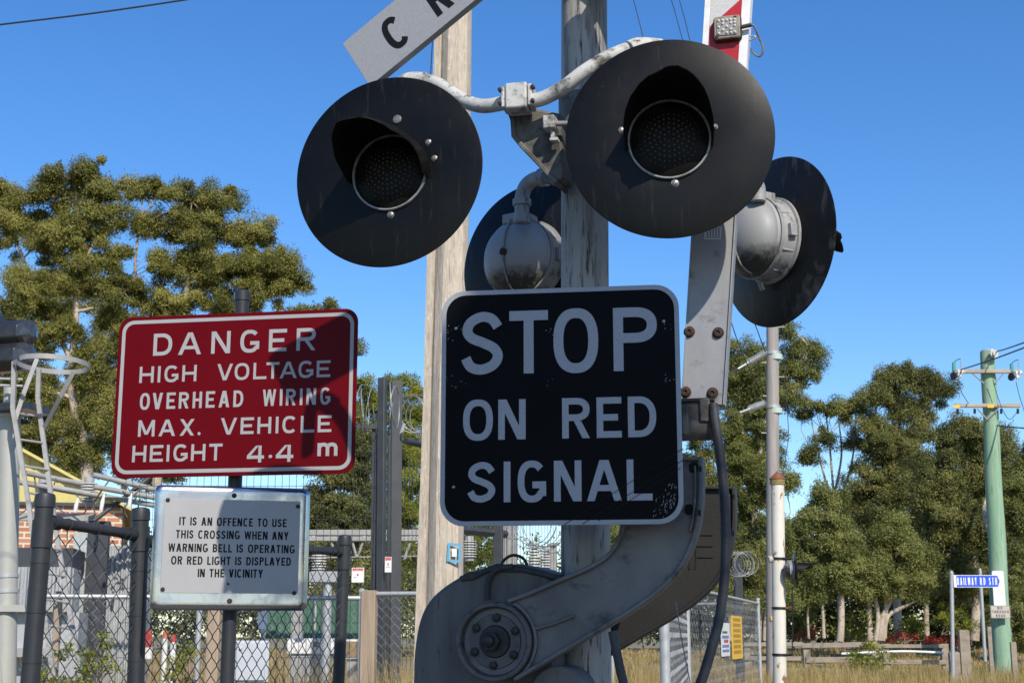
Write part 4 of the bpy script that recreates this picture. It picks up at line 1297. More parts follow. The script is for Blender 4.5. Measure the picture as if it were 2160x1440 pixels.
def coil(p, q, rad, turns, r_=.006, seed=1, k=22):
    rr = random.Random(seed)
    p, q = Vector(p), Vector(q)
    u = (q - p).normalized(); s = u.cross(Vector((0, 0, 1))).normalized(); w = Vector((0, 0, 1))
    pts = []
    n = turns * k
    for i in range(n + 1):
        t = i / n; a = 2 * PI * i / k
        rd = rad * (1 + .10 * math.sin(a * .37 + seed))
        wob = u * (.5 * rad * math.sin(a * .5) * .5)
        pts.append(p.lerp(q, t) + (s * math.cos(a) + w * math.sin(a)) * rd + wob)
    return MB().tube(pts, r_, 5)
tag(coil(at(755, 862, Y_T), at(792, 862, Y_T), .28, 3, .005, 2).build('razor_wire', M['galv_mesh'], None), 'loose razor wire above the mesh between the danger sign and the twin posts', 'razor wire', 'razor wire coils')
tag(coil(at(826, 856, Y_T + .3), at(832, 856, Y_T + .3), .26, 2, .007, 5).build('razor_wire', M['galv_mesh'], None), 'wide razor wire loop hung on the twin dark posts', 'razor wire', 'razor wire coils')
tag(coil(at(856, 868, Y_T + 1.3), at(905, 880, Y_T + 2.4), .24, 5, .006, 3).build('razor_wire', M['galv_mesh'], None), 'razor wire coil between the twin posts and the timber pole', 'razor wire', 'razor wire coils')
tag(coil(at(1112, 1098, 19.6), at(1160, 1112, 20.2), .33, 7, .006, 4).build('razor_wire', M['galv_mesh'], None), 'bright razor wire coil below the stop sign', 'razor wire', 'razor wire coils')
tag(coil(at(1290, 1140, 20.2), at(1312, 1142, 20.4), .30, 4, .008, 6).build('razor_wire', M['galv_mesh'], None), 'bit of razor wire inside the bend of the cast arm', 'razor wire', 'razor wire coils')
tag(coil(at(1548, 1190, 21.6), at(1578, 1188, 21.2), .17, 7, .005, 7).build('razor_wire', M['galv_mesh'], None), 'razor wire coil on the dark post by the corner of the receding fence', 'razor wire', 'razor wire coils')

wf = Frame(at(755, 1212, Y_T - .06), 0)
notice('hazard_notice', 'square white notice with red header on the dark welded mesh', wf, 0, 0, .145, .172, 'cab_white', [(.04, .22, .06, .94, 'red_text'), (.42, .56, .42, .58, 'red_text'), (.64, .67, .15, .4, 'grey_text')], 'notices on the security fence')
wf = Frame(at(819, 1190, Y_T - .12), 0)
notice('hazard_notice', 'narrow white notice with red header on the twin dark posts', wf, 0, 0, .078, .178, 'cab_white', [(.03, .23, .06, .94, 'red_text'), (.38, .56, .40, .60, 'red_text'), (.64, .67, .2, .8, 'grey_text')], 'notices on the security fence')

# ------------------------------------------------------------------ timber pole behind the mast
Y_W = 9.4
a, b = at(924, 1440, Y_W), at(960, -60, Y_W)
dw = (b - a) / (b.z - a.z); fw = a - dw * a.z
tp = thing('timber_pole', 'thick pale timber power pole behind the crossing lights', 'power pole', fw)
hh = 8.2
mb = MB(); secs = 30
prof = [(-.150, -.05), (-.095, -.062), (-.088, -.045), (-.078, -.075), (-.03, -.122), (.05, -.13), (.11, -.10), (.142, -.03), (.142, .05), (.10, .12), (0, .15), (-.1, .12), (-.148, .05)]
for i in range(secs + 1):
    z = hh * i / secs
    k = 1.06 - .030 * z
    c = fw + dw * z
    for x, y in prof:
        mb.v.append(c + Vector((x * k + .003 * math.sin(z * 2.1 + x * 30), y * k, 0)))
n = len(prof)
for i in range(secs):
    for j in range(n):
        mb.f.append((i * n + j, i * n + (j + 1) % n, (i + 1) * n + (j + 1) % n, (i + 1) * n + j))
mb.f.append(tuple(range(secs * n, secs * n + n)))
mb.build('pole', M['timber_pole'], tp, smooth=28)
wff = Frame(at(955, 1165, Y_W - .128), -6)
ap_ = MB(); p_ = [wff.loc(*q) for q in ((947, 1147), (970, 1149), (969, 1184), (945, 1181))]
ap_.strip(wff, p_, .016, .010, .0125, closed=True)
ap_.build('painted_square', M['aqua_paint'], tp, smooth=0)
c_ = wff.loc(958, 1165)
MB().box(wff, (c_[0] - .016, c_[0] + .016), (c_[1] - .026, c_[1] + .026), (.008, .014)).build('white_tag', M['cab_white'], tp)
MB().tube(pxpath([(848, 912, Y_W + .2), (845, 922, Y_W + .1), (850, 932, Y_W), (875, 936, Y_W - .1), (889, 938, Y_W - .12)], 5), .006, 8).build('bracket_wire', M['iron_dark'], tp)
MB().tube([at(853, 893, Y_W + .2), at(846, 915, Y_W + .2)], .012, 8).build('wire_clip', M['galv'], tp)
MB().tube([fw + dw * (at(940, 1232, Y_W).z - .04), fw + dw * (at(940, 1232, Y_W).z + .0)], .001, 6).build('nail', M['rust'], tp)
MB().tube(pxpath([(914, 60, Y_W - .1), (911, 110, Y_W - .1), (908, 170, Y_W - .1), (905, 240, Y_W - .1)], 4), .004, 6).build('earth_wire', M['iron_dark'], tp)

# ------------------------------------------------------------------ railway signal with caged ladder
Y_S = 13.0
a, b = at(10, 1440, Y_S), at(22, 770, Y_S)
dsg = (b - a) / (b.z - a.z); fs_ = a - dsg * a.z
rs = thing('railway_signal', 'pale railway signal mast with black heads and a hooped ladder', 'railway signal', fs_)
MB().tube([fs_, fs_ + dsg * (at(15, 880, Y_S).z)], .098, 28).build('mast_tube', M['signal_pole'], rs)
MB().tube([fs_ + dsg * at(15, 880, Y_S).z, fs_ + dsg * at(18, 815, Y_S).z], .058, 20).build('mast_tube', M['signal_pole'], rs)
for py in (1218, 1250, 880): MB().tube([fs_ + dsg * at(15, py, Y_S).z, fs_ + dsg * (at(15, py, Y_S).z + .03)], .106, 24).build('clamp_band', M['galv'], rs)
MB().box(Frame(at(30, 1282, Y_S - .1), -8), (-.2, .45), (-.03, .03), (-.02, .02)).build('ladder_stay', M['signal_pole'], rs)
lad = MB()
Yl = Y_S - .35
def flat(mb, pts, w, th):
    P3 = [at(*p) for p in pts]
    for p, q in zip(P3, P3[1:]):
        u = (q - p).normalized()
        s = u.cross(Vector((0, 1, 0))).normalized(); n = u.cross(s)
        vs = [p + s * (w / 2 * i) + n * (th / 2 * j) for i, j in ((-1, -1), (1, -1), (1, 1), (-1, 1))] + [q + s * (w / 2 * i) + n * (th / 2 * j) for i, j in ((-1, -1), (1, -1), (1, 1), (-1, 1))]
        mb.add(vs, [(3, 2, 1, 0), (4, 5, 6, 7), (0, 1, 5, 4), (1, 2, 6, 5), (2, 3, 7, 6), (3, 0, 4, 7)])
for nm, pts in (('ladder_rail', [(30, 762, Yl), (27, 862, Yl), (33, 895, Yl), (60, 1060, Yl - .2), (113, 1428, Yl - .6)]), ('ladder_rail', [(82, 778, Yl + .2), (80, 840, Yl + .2), (88, 900, Yl + .2), (118, 1120, Yl), (171, 1428, Yl - .4)])):
    m_ = MB(); flat(m_, pts, .038, .03); m_.build(nm, M['beam_grey'], rs)
lad = MB()
for py in range(870, 1440, 56):
    t = (py - 895) / (1428 - 895)
    lx = 33 + 80 * t; rx = 88 + 83 * t
    MB().tube([at(lx, py, Yl - .6 * max(0, t)), at(rx, py + 8, Yl + .2 - .6 * max(0, t))], .011, 8).build('rung', M['beam_grey'], rs)
UP = Frame((0, 0, 0)); UP.u, UP.v, UP.n = Vector((1, 0, 0)), Vector((0, 1, 0)), Vector((0, 0, 1))
hc = at(112, 768, Yl + .05); UP.o = hc
ang_ = [math.radians(a_) for a_ in np.linspace(200, -130, 44)]
hp = [(.305 * math.cos(t), .40 * math.sin(t)) for t in ang_]
MB().strip(UP, [(-.345, -.06)] + hp + [(-.115, -.36)], .008, -.022, .022).build('safety_hoop', M['beam_grey'], rs)
m_ = MB(); flat(m_, [(78, 757, Yl + .2), (50, 830, Yl + .05), (32, 886, Yl)], .040, .010); m_.build('hoop_strut', M['beam_grey'], rs)
m_ = MB(); flat(m_, [(156, 783, Yl - .2), (128, 836, Yl - .1), (92, 905, Yl + .2)], .040, .010); m_.build('hoop_strut', M['beam_grey'], rs)
pl_ = MB(); pl_.box(Frame(at(52, 862, Y_S - .1), 12), (-.26, .14), (-.03, .03), (-.25, .2)); pl_.build('platform', M['signal_black'], rs)
def octa(r, k=8, ph=22.5): return [(r * math.cos(R(ph + 360 * i / k)), r * math.sin(R(ph + 360 * i / k))) for i in range(k)]
for k, (px, py, r_) in enumerate(((54, 702, .135), (50, 752, .15))):
    f = Frame(at(px, py, Y_S + .05), 112)
    hd = MB().prism(f, octa(r_), .0, .42).build('signal_head', M['signal_black'], rs, bevel=.012)
    bc = MB(); n8 = 8
    o1, o2, o3 = octa(r_ * .99), octa(r_ * .9), octa(r_ * .35)
    vs = [f.pt(x, y, -.003) for x, y in o1] + [f.pt(x, y, -.05) for x, y in o2] + [f.pt(x, y, -.085) for x, y in o3]
    fs = [(a * 8 + q, a * 8 + (q + 1) % 8, (a + 1) * 8 + (q + 1) % 8, (a + 1) * 8 + q) for a in range(2) for q in range(8)] + [tuple(range(16, 24)), tuple(range(7, -1, -1))]
    bc.add(vs, fs).build('rear_cover', M['signal_gloss'], hd, smooth=0)
    MB().lathe(f.shift(.30, 0, .04), [(0, r_ * 1.1), (.10, r_ * 1.65), (.42, r_ * 1.6), (.42, r_ * 1.5), (.12, r_ * 1.5)], 28).build('hood', M['signal_black'], hd)
m_ = MB()
for py in (798, 812): m_.tube([at(-10, py, Y_S - .2), at(48, py + 2, Y_S - .2)], .012, 8)
m_.build('bracket', M['galv'], rs)

# ------------------------------------------------------------------ substation behind the fences
Y_H = 27.0
bfz = Frame(at(40, 1060, Y_H), -14)
def L_(px, py): return bfz.loc(px, py)
hse = thing('substation_building', 'brick building with a yellow ribbed gable behind the signal mast', 'building', Vector((bfz.o.x, bfz.o.y, 0)))
aL0 = L_(-320, 1100)[0]; aR0 = L_(258, 1100)[0]
e0 = L_(60, 1060)[1]
zg = -bfz.o.z
bw = MB(); bw.box(bfz, (aL0, aR0), (zg, e0), (-7, 0)); bw.build('brick_wall', M['brick'], hse)
apex = ((aL0 + aR0) / 2, None)
r1_, r2_ = L_(55, 958), L_(250, 1064)
sl = (r2_[1] - r1_[1]) / (r2_[0] - r1_[0])
ax_ = apex[0]; az_ = r1_[1] + sl * (ax_ - r1_[0])
gb = MB(); nseg = int((aR0 - aL0) / .11)
for i in range(nseg):
    x0 = aL0 + i * (aR0 - aL0) / nseg; x1 = x0 + (aR0 - aL0) / nseg
    h0 = r1_[1] + sl * (max(x0, 2 * ax_ - x0) - r1_[0]); h1 = r1_[1] + sl * (max(x1, 2 * ax_ - x1) - r1_[0])
    c0 = .06 if i % 2 else .035
    gb.prism(bfz, [(x0, e0), (x1, e0), (x1, max(h1, e0 + .01)), (x0, max(h0, e0 + .01))], .0, c0)
gb.build('gable_cladding', M['yellow_metal'], hse)
rf_ = MB()
for s in (1, -1):
    xe = aR0 + .25 if s > 0 else aL0 - .25
    ze = r1_[1] + sl * (aR0 + .25 - r1_[0])
    rf_.prism(bfz, [(ax_, az_), (xe, ze), (xe, ze + .06), (ax_, az_ + .06)], -7.2, .28)
rf_.build('roof', M['yellow_metal'], hse)
fl_ = MB(); fl_.box(bfz, (aL0, aR0), (e0 - .05, e0 + .015), (.002, .075)); fl_.build('flashing_strip', M['dark_shed'], hse)

def insulator(px, py0, py1, Y, label, rad=.11, n=7, m='porcelain', group='post insulators in the substation'):
    a, b = at(px, py1, Y), at(px, py0, Y)
    t = thing('post_insulator', label, 'insulator', a, group)
    f = Frame.__new__(Frame); f.o = a; f.u, f.v, f.n = Vector((1, 0, 0)), Vector((0, 1, 0)), Vector((0, 0, 1))
    h = b.z - a.z; pr = [(0, rad * .5)]
    for k in range(n):
        z = h * (k + .15) / n
        pr += [(z, rad * .45), (z + h / n * .15, rad), (z + h / n * .45, rad * .95), (z + h / n * .6, rad * .45)]
    pr.append((h, rad * .5))
    MB().lathe(f, pr, 20).build('shed_stack', M[m], t)
    MB().lathe(f, [(-.05, rad * .7), (0, rad * .7)], 16).build('base_flange', M['grey_metal'], t)
    MB().lathe(f, [(h, rad * .6), (h + .06, rad * .6)], 16).build('top_cap', M['grey_metal'], t)
    return t
insulator(90, 1018, 1046, 19, 'ribbed insulator on the grey beam behind the first black fence post')
insulator(186, 1016, 1058, 19, 'ribbed insulator at the end of the grey beam, against the yellow gable')
insulator(672, 1168, 1208, 21, 'ribbed insulator under the pale truss, right of the notice plate')
insulator(990, 1138, 1176, 24, 'ribbed insulator between the timber pole and the dark fence rail', .12)
insulator(1127, 1152, 1196, 24, 'ribbed insulator below the razor wire, left of the mast', .12)
insulator(1153, 1158, 1198, 24, 'ribbed insulator below the razor wire, right beside the mast', .12)
# busbars
bus = [((55, 997), (178, 1021)), ((28, 1014), (182, 1042)), ((110, 1027), (330, 1066)), ((196, 1001), (345, 1036)), ((198, 1026), (345, 1052))]
bl_ = ['busbar pipe crossing the yellow gable highest up', 'busbar pipe crossing the yellow gable to the end insulator', 'lowest busbar pipe sloping down to the notice plate', 'highest busbar pipe running behind the danger sign corner', 'middle busbar pipe between the end insulator and the notice plate']
for (p, q), lb in zip(bus, bl_):
    tag(MB().tube([at(*p, 18.6), at(*q, 19.2)], .036, 12).build('busbar', M['beam_grey'], None), lb, 'pipe', 'busbar pipes in the substation')
for px, py0, py1, lb in ((161, 1049, 1080, 'white isolator rod beside the grey beam'), (216, 1041, 1076, 'white isolator rod between beam end and the second black post'), (275, 1039, 1069, 'white isolator rod above the second black post')):
    tag(MB().tube([at(px - 3, py1, 18.5), at(px, (py0 + py1) / 2, 18.5), at(px + 4, py0, 18.5)], [.022, .028, .012], 8).build('isolator_rod', M['cab_white'], None), lb, 'rod', 'white isolator rods')
for k, (p, q) in enumerate((((72, 1000), (40, 1086)), ((118, 1008), (140, 1084)), ((148, 1030), (176, 1084)), ((232, 1010), (205, 1092)), ((262, 1018), (283, 1086)), ((300, 1026), (268, 1090)))):
    a_, b_ = at(*p, 18.7), at(*q, 18.9)
    lbs = ('next to the signal mast', 'right of the first ribbed insulator', 'left of the second ribbed insulator', 'right of the second ribbed insulator', 'above the second black post', 'touching the dark diagonal brace')
    tag(MB().tube(spline([tuple(a_), tuple(a_.lerp(b_, .5) + Vector((.12 * (-1) ** k, 0, -.06))), tuple(b_)], 6), .010, 6).build('dropper_wire', M['cable_grey'], None), 'grey dropper wire curving down from the busbars ' + lbs[k], 'wire', 'dropper wires in the switchyard')
bmf = Frame(at(110, 1089, 19), -6)
fb = thing('switchyard_gantry', 'grey beam and columns of the switchyard behind the first black posts', 'steel frame', Vector((bmf.o.x, bmf.o.y, 0)))
m_ = MB(); p0_, p1_ = bmf.loc(-30, 1080), bmf.loc(196, 1098); m_.box(bmf, (p0_[0], p1_[0]), (p1_[1], p0_[1]), (-.15, .0)); m_.build('beam', M['beam_grey'], fb)
for px0, px1, y_, mm in ((156, 180, 1122, 'galv'), (186, 207, 1098, 'dark_shed')):
    m_ = MB(); p0_, p1_ = bmf.loc(px0, y_), bmf.loc(px1, 1500); m_.box(bmf, (p0_[0], p1_[0]), (-bmf.o.z, p0_[1]), (-.16, -.01)); m_.build('column', M[mm], fb)
m_ = MB(); m_.tube([at(198, 1098, 18.9), at(330, 996, 19.2)], .030, 8); m_.build('brace', M['tall_fence'], fb)
tr_ = thing('transformer', 'grey transformer with ribbed cooling fins behind the first black post', 'transformer', at(85, 1400, 18) * 1.0)
tfz = Frame(at(85, 1230, 18), -8)
m_ = MB(); p0_, p1_ = tfz.loc(22, 1154), tfz.loc(152, 1200); m_.box(tfz, (p0_[0], p1_[0]), (p1_[1], p0_[1]), (-1, 0)); m_.build('tank_top', M['dark_shed'], tr_)
m_ = MB()
for k in range(16):
    px = 32 + k * 7.4
    p0_, p1_ = tfz.loc(px, 1196), tfz.loc(px + 4.2, 1290); m_.box(tfz, (p0_[0], p1_[0]), (p1_[1], p0_[1]), (-.3, .12))
p0_, p1_ = tfz.loc(30, 1197), tfz.loc(150, 1288); m_.box(tfz, (p0_[0], p1_[0]), (p1_[1], p0_[1]), (-.6, -.02))
m_.build('cooling_fin', M['grey_metal'], tr_)
m_ = MB(); p0_, p1_ = tfz.loc(20, 1290), tfz.loc(158, 1420); m_.box(tfz, (p0_[0], p1_[0]), (p1_[1] - 1.0, p0_[1]), (-.8, -.06)); m_.build('tank', M['grey_metal'], tr_)
m_ = MB(); p0_, p1_ = tfz.loc(10, 1366), tfz.loc(110, 1384); m_.box(tfz, (p0_[0], p1_[0]), (p1_[1], p0_[1]), (-.06, .22)); m_.build('skid_beam', M['beam_grey'], tr_)
shf = Frame(at(240, 1260, 20), -4)
sh = thing('corrugated_enclosure', 'corrugated grey metal enclosure seen through the mesh between the black posts', 'enclosure', Vector((shf.o.x, shf.o.y, 0)))
p0_, p1_ = shf.loc(205, 1150), shf.loc(300, 1372)
m_ = MB()
nn = 20
for k in range(nn):
    x0 = p0_[0] + (p1_[0] - p0_[0]) * k / nn; x1 = p0_[0] + (p1_[0] - p0_[0]) * (k + 1) / nn
    m_.box(shf, (x0, x1), (p1_[1] - .9, p0_[1]), (-.5, .0 if k % 2 else .03))
m_.build('wall_sheet', M['grey_metal'], sh)
# pale truss
trf = Frame(at(790, 1120, 24), 0)
tr = thing('truss_beam', 'pale lattice truss beam between the notice plate and the timber pole', 'truss', Vector((trf.o.x, trf.o.y, 0)))
for y0, y1 in ((1117, 1129), (1131, 1141)):
    p0_, p1_ = trf.loc(640, y0), trf.loc(905, y1)
    m_ = MB(); m_.box(trf, (p0_[0], p1_[0]), (p1_[1], p0_[1]), (-.06, .06)); m_.build('chord', M['beam_grey'], tr, bevel=.01)
m_ = MB()
for p, q in (((697, 1141), (709, 1166)), ((743, 1141), (752, 1174)), ((766, 1141), (754, 1174)), ((866, 1141), (852, 1180)), ((820, 1141), (835, 1180))):
    m_.tube([trf.pt(*trf.loc(*p)), trf.pt(*trf.loc(*q))], .022, 6)
m_.tube([trf.pt(*trf.loc(650, 1176)), trf.pt(*trf.loc(905, 1172))], .012, 6)
m_.build('lattice_bar', M['beam_grey'], tr)
for px in (633, 912):
    c = trf.pt(*trf.loc(px, 1128)); MB().box(Frame((c.x, c.y, 0), 0), (-.09, .09), (0, c.z + .1), (-.09, .09)).build('column', M['beam_grey'], tr)
cf_ = Frame(at(1072, 1150, 23), 8)
sc2 = thing('steel_column', 'pale ribbed steel column between the timber pole and the mast', 'column', Vector((cf_.o.x, cf_.o.y, 0)))
m_ = MB(); p0_, p1_ = cf_.loc(1058, 1000), cf_.loc(1088, 1300)
for k in range(5):
    x0 = p0_[0] + (p1_[0] - p0_[0]) * k / 5; m_.box(cf_, (x0, x0 + (p1_[0] - p0_[0]) / 5), (-cf_.o.z, p0_[1]), (-.2, .0 if k % 2 else .03))
m_.build('shaft', M['beam_grey'], sc2)
MB().box(cf_, (p0_[0] - .08, p1_[0] + .08), (p0_[1], p0_[1] + .04), (-.26, .08)).build('cap_plate', M['beam_grey'], sc2)
MB().box(cf_, (p0_[0] - .1, p1_[0] + .1), (-cf_.o.z, -cf_.o.z + .06), (-.3, .1)).build('base_plate', M['beam_grey'], sc2)
c = at(1167, 1150, 23)
sc3 = thing('steel_column', 'narrow pale column beside the mast below the stop sign', 'column', Vector((c.x, c.y, 0)))
MB().box(Frame((c.x, c.y, 0), 8), (-.05, .05), (0, c.z), (-.05, .05)).build('shaft', M['beam_grey'], sc3)
MB().box(Frame((c.x, c.y, 0), 8), (-.09, .09), (c.z, c.z + .03), (-.09, .09)).build('cap_plate', M['beam_grey'], sc3)
MB().box(Frame((c.x, c.y, 0), 8), (-.12, .12), (0, .03), (-.12, .12)).build('base_plate', M['beam_grey'], sc3)

# small things seen through the mesh
c = at(531, 1394, 9.4)
mbx = thing('meter_box', 'pale grey metal meter box seen through the mesh right of the sign post', 'cabinet', Vector((c.x, c.y, .95)))
mf = Frame((c.x, c.y, c.z), -12)
w2 = 35 / FPX * 9.4; h2 = 42 / FPX * 9.4
MB().box(mf, (-w2, w2), (-h2, h2), (-.16, 0)).build('body', M['meter_grey'], mbx, bevel=.006)
MB().box(mf, (-w2 + .01, w2 - .025), (-h2 + .012, h2 - .012), (.002, .012)).build('door', M['meter_grey'], mbx, bevel=.004)
MB().lathe(mf.shift(.012, -.075, h2 - .05), [(0, .012), (.012, .010), (.014, 0)], 14).build('lock_knob', M['galv'], mbx)
MB().box(mf, (-.03, .03), (-c.z, -h2), (-.12, -.06)).build('stand', M['galv'], mbx)
def tpost(px0, px1, py, Y, label, m='post_timber'):
    c = at((px0 + px1) / 2, py, Y); w = (px1 - px0) / FPX * Y / 2
    t = thing('timber_post', label, 'post', (c.x, c.y, 0))
    MB().box(Frame((c.x, c.y, 0), 6), (-w, w), (0, c.z), (-w, w)).build('shaft', M[m], t, bevel=.008)
    MB().prism(Frame((c.x, c.y, c.z), 6), [(-w, 0.0005), (w, 0.0005), (w * .7, w * .25), (-w * .7, w * .25)], -w * .9, w * .9).build('weathered_top', M[m], t)
tpost(442, 468, 1270, 11, 'square timber post left of the dark sign post, behind the mesh')
tpost(118, 132, 1248, 12.8, 'thin timber post behind the ladder foot')
c = at(692, 1205, 16)
t = thing('galvanised_post', 'galvanised support post under the ribbed insulator near the notice plate', 'post', (c.x, c.y, 0))
MB().tube([(c.x, c.y, 0), c], .05, 16).build('shaft', M['galv'], t)
MB().box(Frame(c, 0), (-.20, .14), (-.12, .0), (-.08, .08)).build('head_box', M['grey_metal'], t, bevel=.008)
c = at(655, 1361, 22)
t = thing('white_trough', 'low white panel lying behind the mesh right of the meter box', 'panel', (c.x, c.y, c.z - .13))
MB().box(Frame(c, 4), (-.36, .37), (-.12, .11), (-.15, 0)).build('panel', M['cab_white'], t, bevel=.01)
MB().box(Frame(c, 4), (.05, .11), (-.02, .06), (.002, .012)).build('vent', M['tan_brown'], t)
MB().box(Frame(c, 4), (-.3, .3), (-1.2, -.12), (-.12, -.04)).build('stand', M['grey_metal'], t)
c = at(757, 1366, 22)
t = thing('white_cabinet', 'white cabinet with a brown opening behind the black corner post', 'cabinet', (c.x, c.y, c.z - .15))
MB().box(Frame(c, 2), (-.22, .30), (-.16, .13), (-.25, 0)).build('body', M['cab_white'], t, bevel=.01)
MB().box(Frame(c, 2), (-.21, .05), (-.13, .10), (.002, .01)).build('opening', M['tan_brown'], t)
MB().box(Frame(c, 2), (-.18, .26), (-1.3, -.16), (-.2, -.05)).build('stand', M['grey_metal'], t)
c = at(650, 1310, 26)
t = thing('green_screen', 'dark green screen panel behind the mesh near the meter box', 'screen', (c.x, c.y, 0))
gfz = Frame(c, 0)
p0_, p1_ = gfz.loc(560, 1262), gfz.loc(770, 1346)
MB().box(gfz, (p0_[0], p1_[0]), (p1_[1], p0_[1]), (-.05, 0)).build('cloth', M['green_panel'], t)
for x in (p0_[0], (p0_[0] + p1_[0]) / 2, p1_[0]):
    MB().tube([gfz.pt(x, -c.z, .04), gfz.pt(x, p0_[1] + .05, .04)], .03, 8).build('stake', M['grey_metal'], t)
for px, py, lb in ((349, 1336, 'white marker post with an orange top seen through the mesh left of the sign post'), (366, 1344, 'shorter white marker post with a red top behind the mesh')):
    c = at(px, py, 13.6)
    t = thing('marker_post', lb, 'marker', (c.x, c.y, 0), 'marker posts by the substation')
    MB().tube([(c.x, c.y, 0), (c.x, c.y, c.z - .04)], .026, 12).build('shaft', M['cab_white'], t)
    MB().tube([(c.x, c.y, c.z - .04), (c.x, c.y, c.z + .02), (c.x, c.y, c.z + .03)], [.028, .024, .012], 12).build('top_band', M['orange_paint'] if px < 360 else M['red_paint'], t)
c = at(306, 1350, 13.8)
t = thing('barrier_board', 'red and white barrier board close to the second black post', 'barrier', (c.x, c.y, 0))
MB().box(Frame(c, 10), (-.09, .06), (-.06, .10), (-.02, 0)).build('red_board', M['red_paint'], t)
MB().box(Frame(c, 10), (-.10, .07), (-.17, -.065), (-.02, .002)).build('white_board', M['cab_white'], t)
MB().box(Frame(c, 10), (-.03, .0), (-c.z, -.17), (-.02, 0)).build('leg', M['galv'], t)
c = at(554, 1308, 15)
t = thing('white_plate', 'small white plate on a galvanised stake above the meter box', 'sign', (c.x, c.y, 0))
MB().box(Frame(c, 0), (-.05, .05), (-.085, .085), (-.006, 0)).build('panel', M['cab_white'], t)
MB().tube([(c.x, c.y + .03, 0), (c.x, c.y + .03, c.z + .1)], .02, 8).build('stake', M['galv'], t)

# ------------------------------------------------------------------ right side: poles and signs
Y_G = 29.0
a, b = at(1631, 1440, Y_G), at(1629.5, 690, Y_G)
dg_ = (b - a) / (b.z - a.z); fg = a - dg_ * a.z
gp = thing('wooden_pole', 'grey weathered power pole behind the white crossing post', 'power pole', fg)
zg_ = at(1629, 560, Y_G).z
MB().tube([fg + dg_ * (zg_ * i / 10) for i in range(11)], [.145 - .022 * i / 10 for i in range(11)], 20).build('pole', M['grey_pole'], gp, smooth=60)
for k, (px, py, s) in enumerate(((1648, 690, 1), (1652, 795, 1), (1612, 765, -1), (1612, 913, -1), (1615, 835, -1), (1656, 904, 1))):
    c = at(1630, py, Y_G); MB().tube([c, c + Vector((s * .24, -.02, 0))], .012, 6).build('step_peg', M['galv'], gp)
for py in (745, 858):
    c = at(1630.5, py, Y_G); MB().tube([c - Vector((0, 0, .03)), c + Vector((0, 0, .03))], .150, 20).build('clamp_band', M['galv'], gp)
    MB().tube([c - Vector((-.04, .0, .14)), c - Vector((-.04, 0, .03))], .152, 20).build('green_guard', mat('guard_green_%d' % py, (.42, .50, .42), rough=.4), gp)
MB().box(Frame(at(1629, 1303, Y_G - .15), 0), (-.03, .03), (-.04, .04), (0, .005)).build('yellow_tag', M['yellow_sign'], gp)
for k, (p, q, lb) in enumerate((((1617, 742), (1556, 778), 'upper white strain insulator on the grey power pole'), ((1617, 849), (1560, 870), 'lower white strain insulator on the grey power pole'))):
    p3, q3 = at(*p, Y_G - .1), at(*q, Y_G - .4)
    t = thing('strain_insulator', lb, 'insulator', p3, 'strain insulators on the grey pole')
    prof_p, prof_r = [], []
    for i in range(25):
        prof_p.append(p3.lerp(q3, .05 + .62 * i / 24)); prof_r.append(.080 if i % 3 == 1 else .03)
    MB().tube(prof_p, prof_r, 12).build('shed_stack', M['porcelain'], t)
    MB().tube([p3, p3.lerp(q3, .08)], .015, 6).build('shackle', M['galv'], t)
    MB().tube([p3.lerp(q3, .66), q3], .022, 8).build('dead_end_clamp', M['galv'], t)
    e = q3 + (q3 - p3).normalized() * 3.0 + Vector((-1.2, -.4, -.35))
    tag(MB().tube(spline([tuple(q3), tuple(q3.lerp(e, .5) + Vector((0, 0, -.05))), tuple(e)], 5), .012, 6).build('overhead_wire', M['wire_dark'], None), lb.split(' ')[0] + ' wire leading off from its strain insulator on the grey pole', 'wire', 'wires at the grey pole')
def wire(pts, r_, label, group='overhead wires', k=8, m='wire_dark'):
    tag(MB().tube(pxpath(pts, k), r_, 6).build('overhead_wire', M[m], None), label, 'wire', group)
wire([(-60, 62, 9), (0, 52.5, 9), (200, 28, 9), (410, -3, 9), (560, -30, 9)], .0062, 'thick black wire crossing the sky above the tall eucalypts')
wire([(1325, -30, 16), (1336, 0, 16), (1348, 45, 16), (1358, 86, 16), (1380, 190, 16)], .0052, 'dark wire right of the mast, nearest to the mast')
wire([(1405, -30, 16), (1416, 0, 16), (1429, 45, 16), (1440, 85, 16), (1470, 190, 16)], .0050, 'middle one of the three thin wires above the largest light')
wire([(1424, -30, 16), (1433, 0, 16), (1444, 40, 16), (1455, 85, 16), (1480, 190, 16)], .0050, 'wire nearest to the boom among the three thin wires above the largest light')
wire([(1530, 640, 27), (1560, 730, 27.5), (1597, 812, 28), (1616, 850, 28.8)], .011, 'thin wire sloping down to the lower clamp of the grey pole', 'wires at the grey pole')
wire([(1575, 640, 27), (1595, 690, 28), (1614, 742, 28.8)], .011, 'thin wire sloping down to the upper clamp of the grey pole', 'wires at the grey pole')
wire([(1655, 690, Y_G), (1655, 800, Y_G), (1663, 905, Y_G), (1658, 960, Y_G), (1650, 1010, Y_G)], .008, 'drop wire hanging beside the grey pole', 'wires at the grey pole')

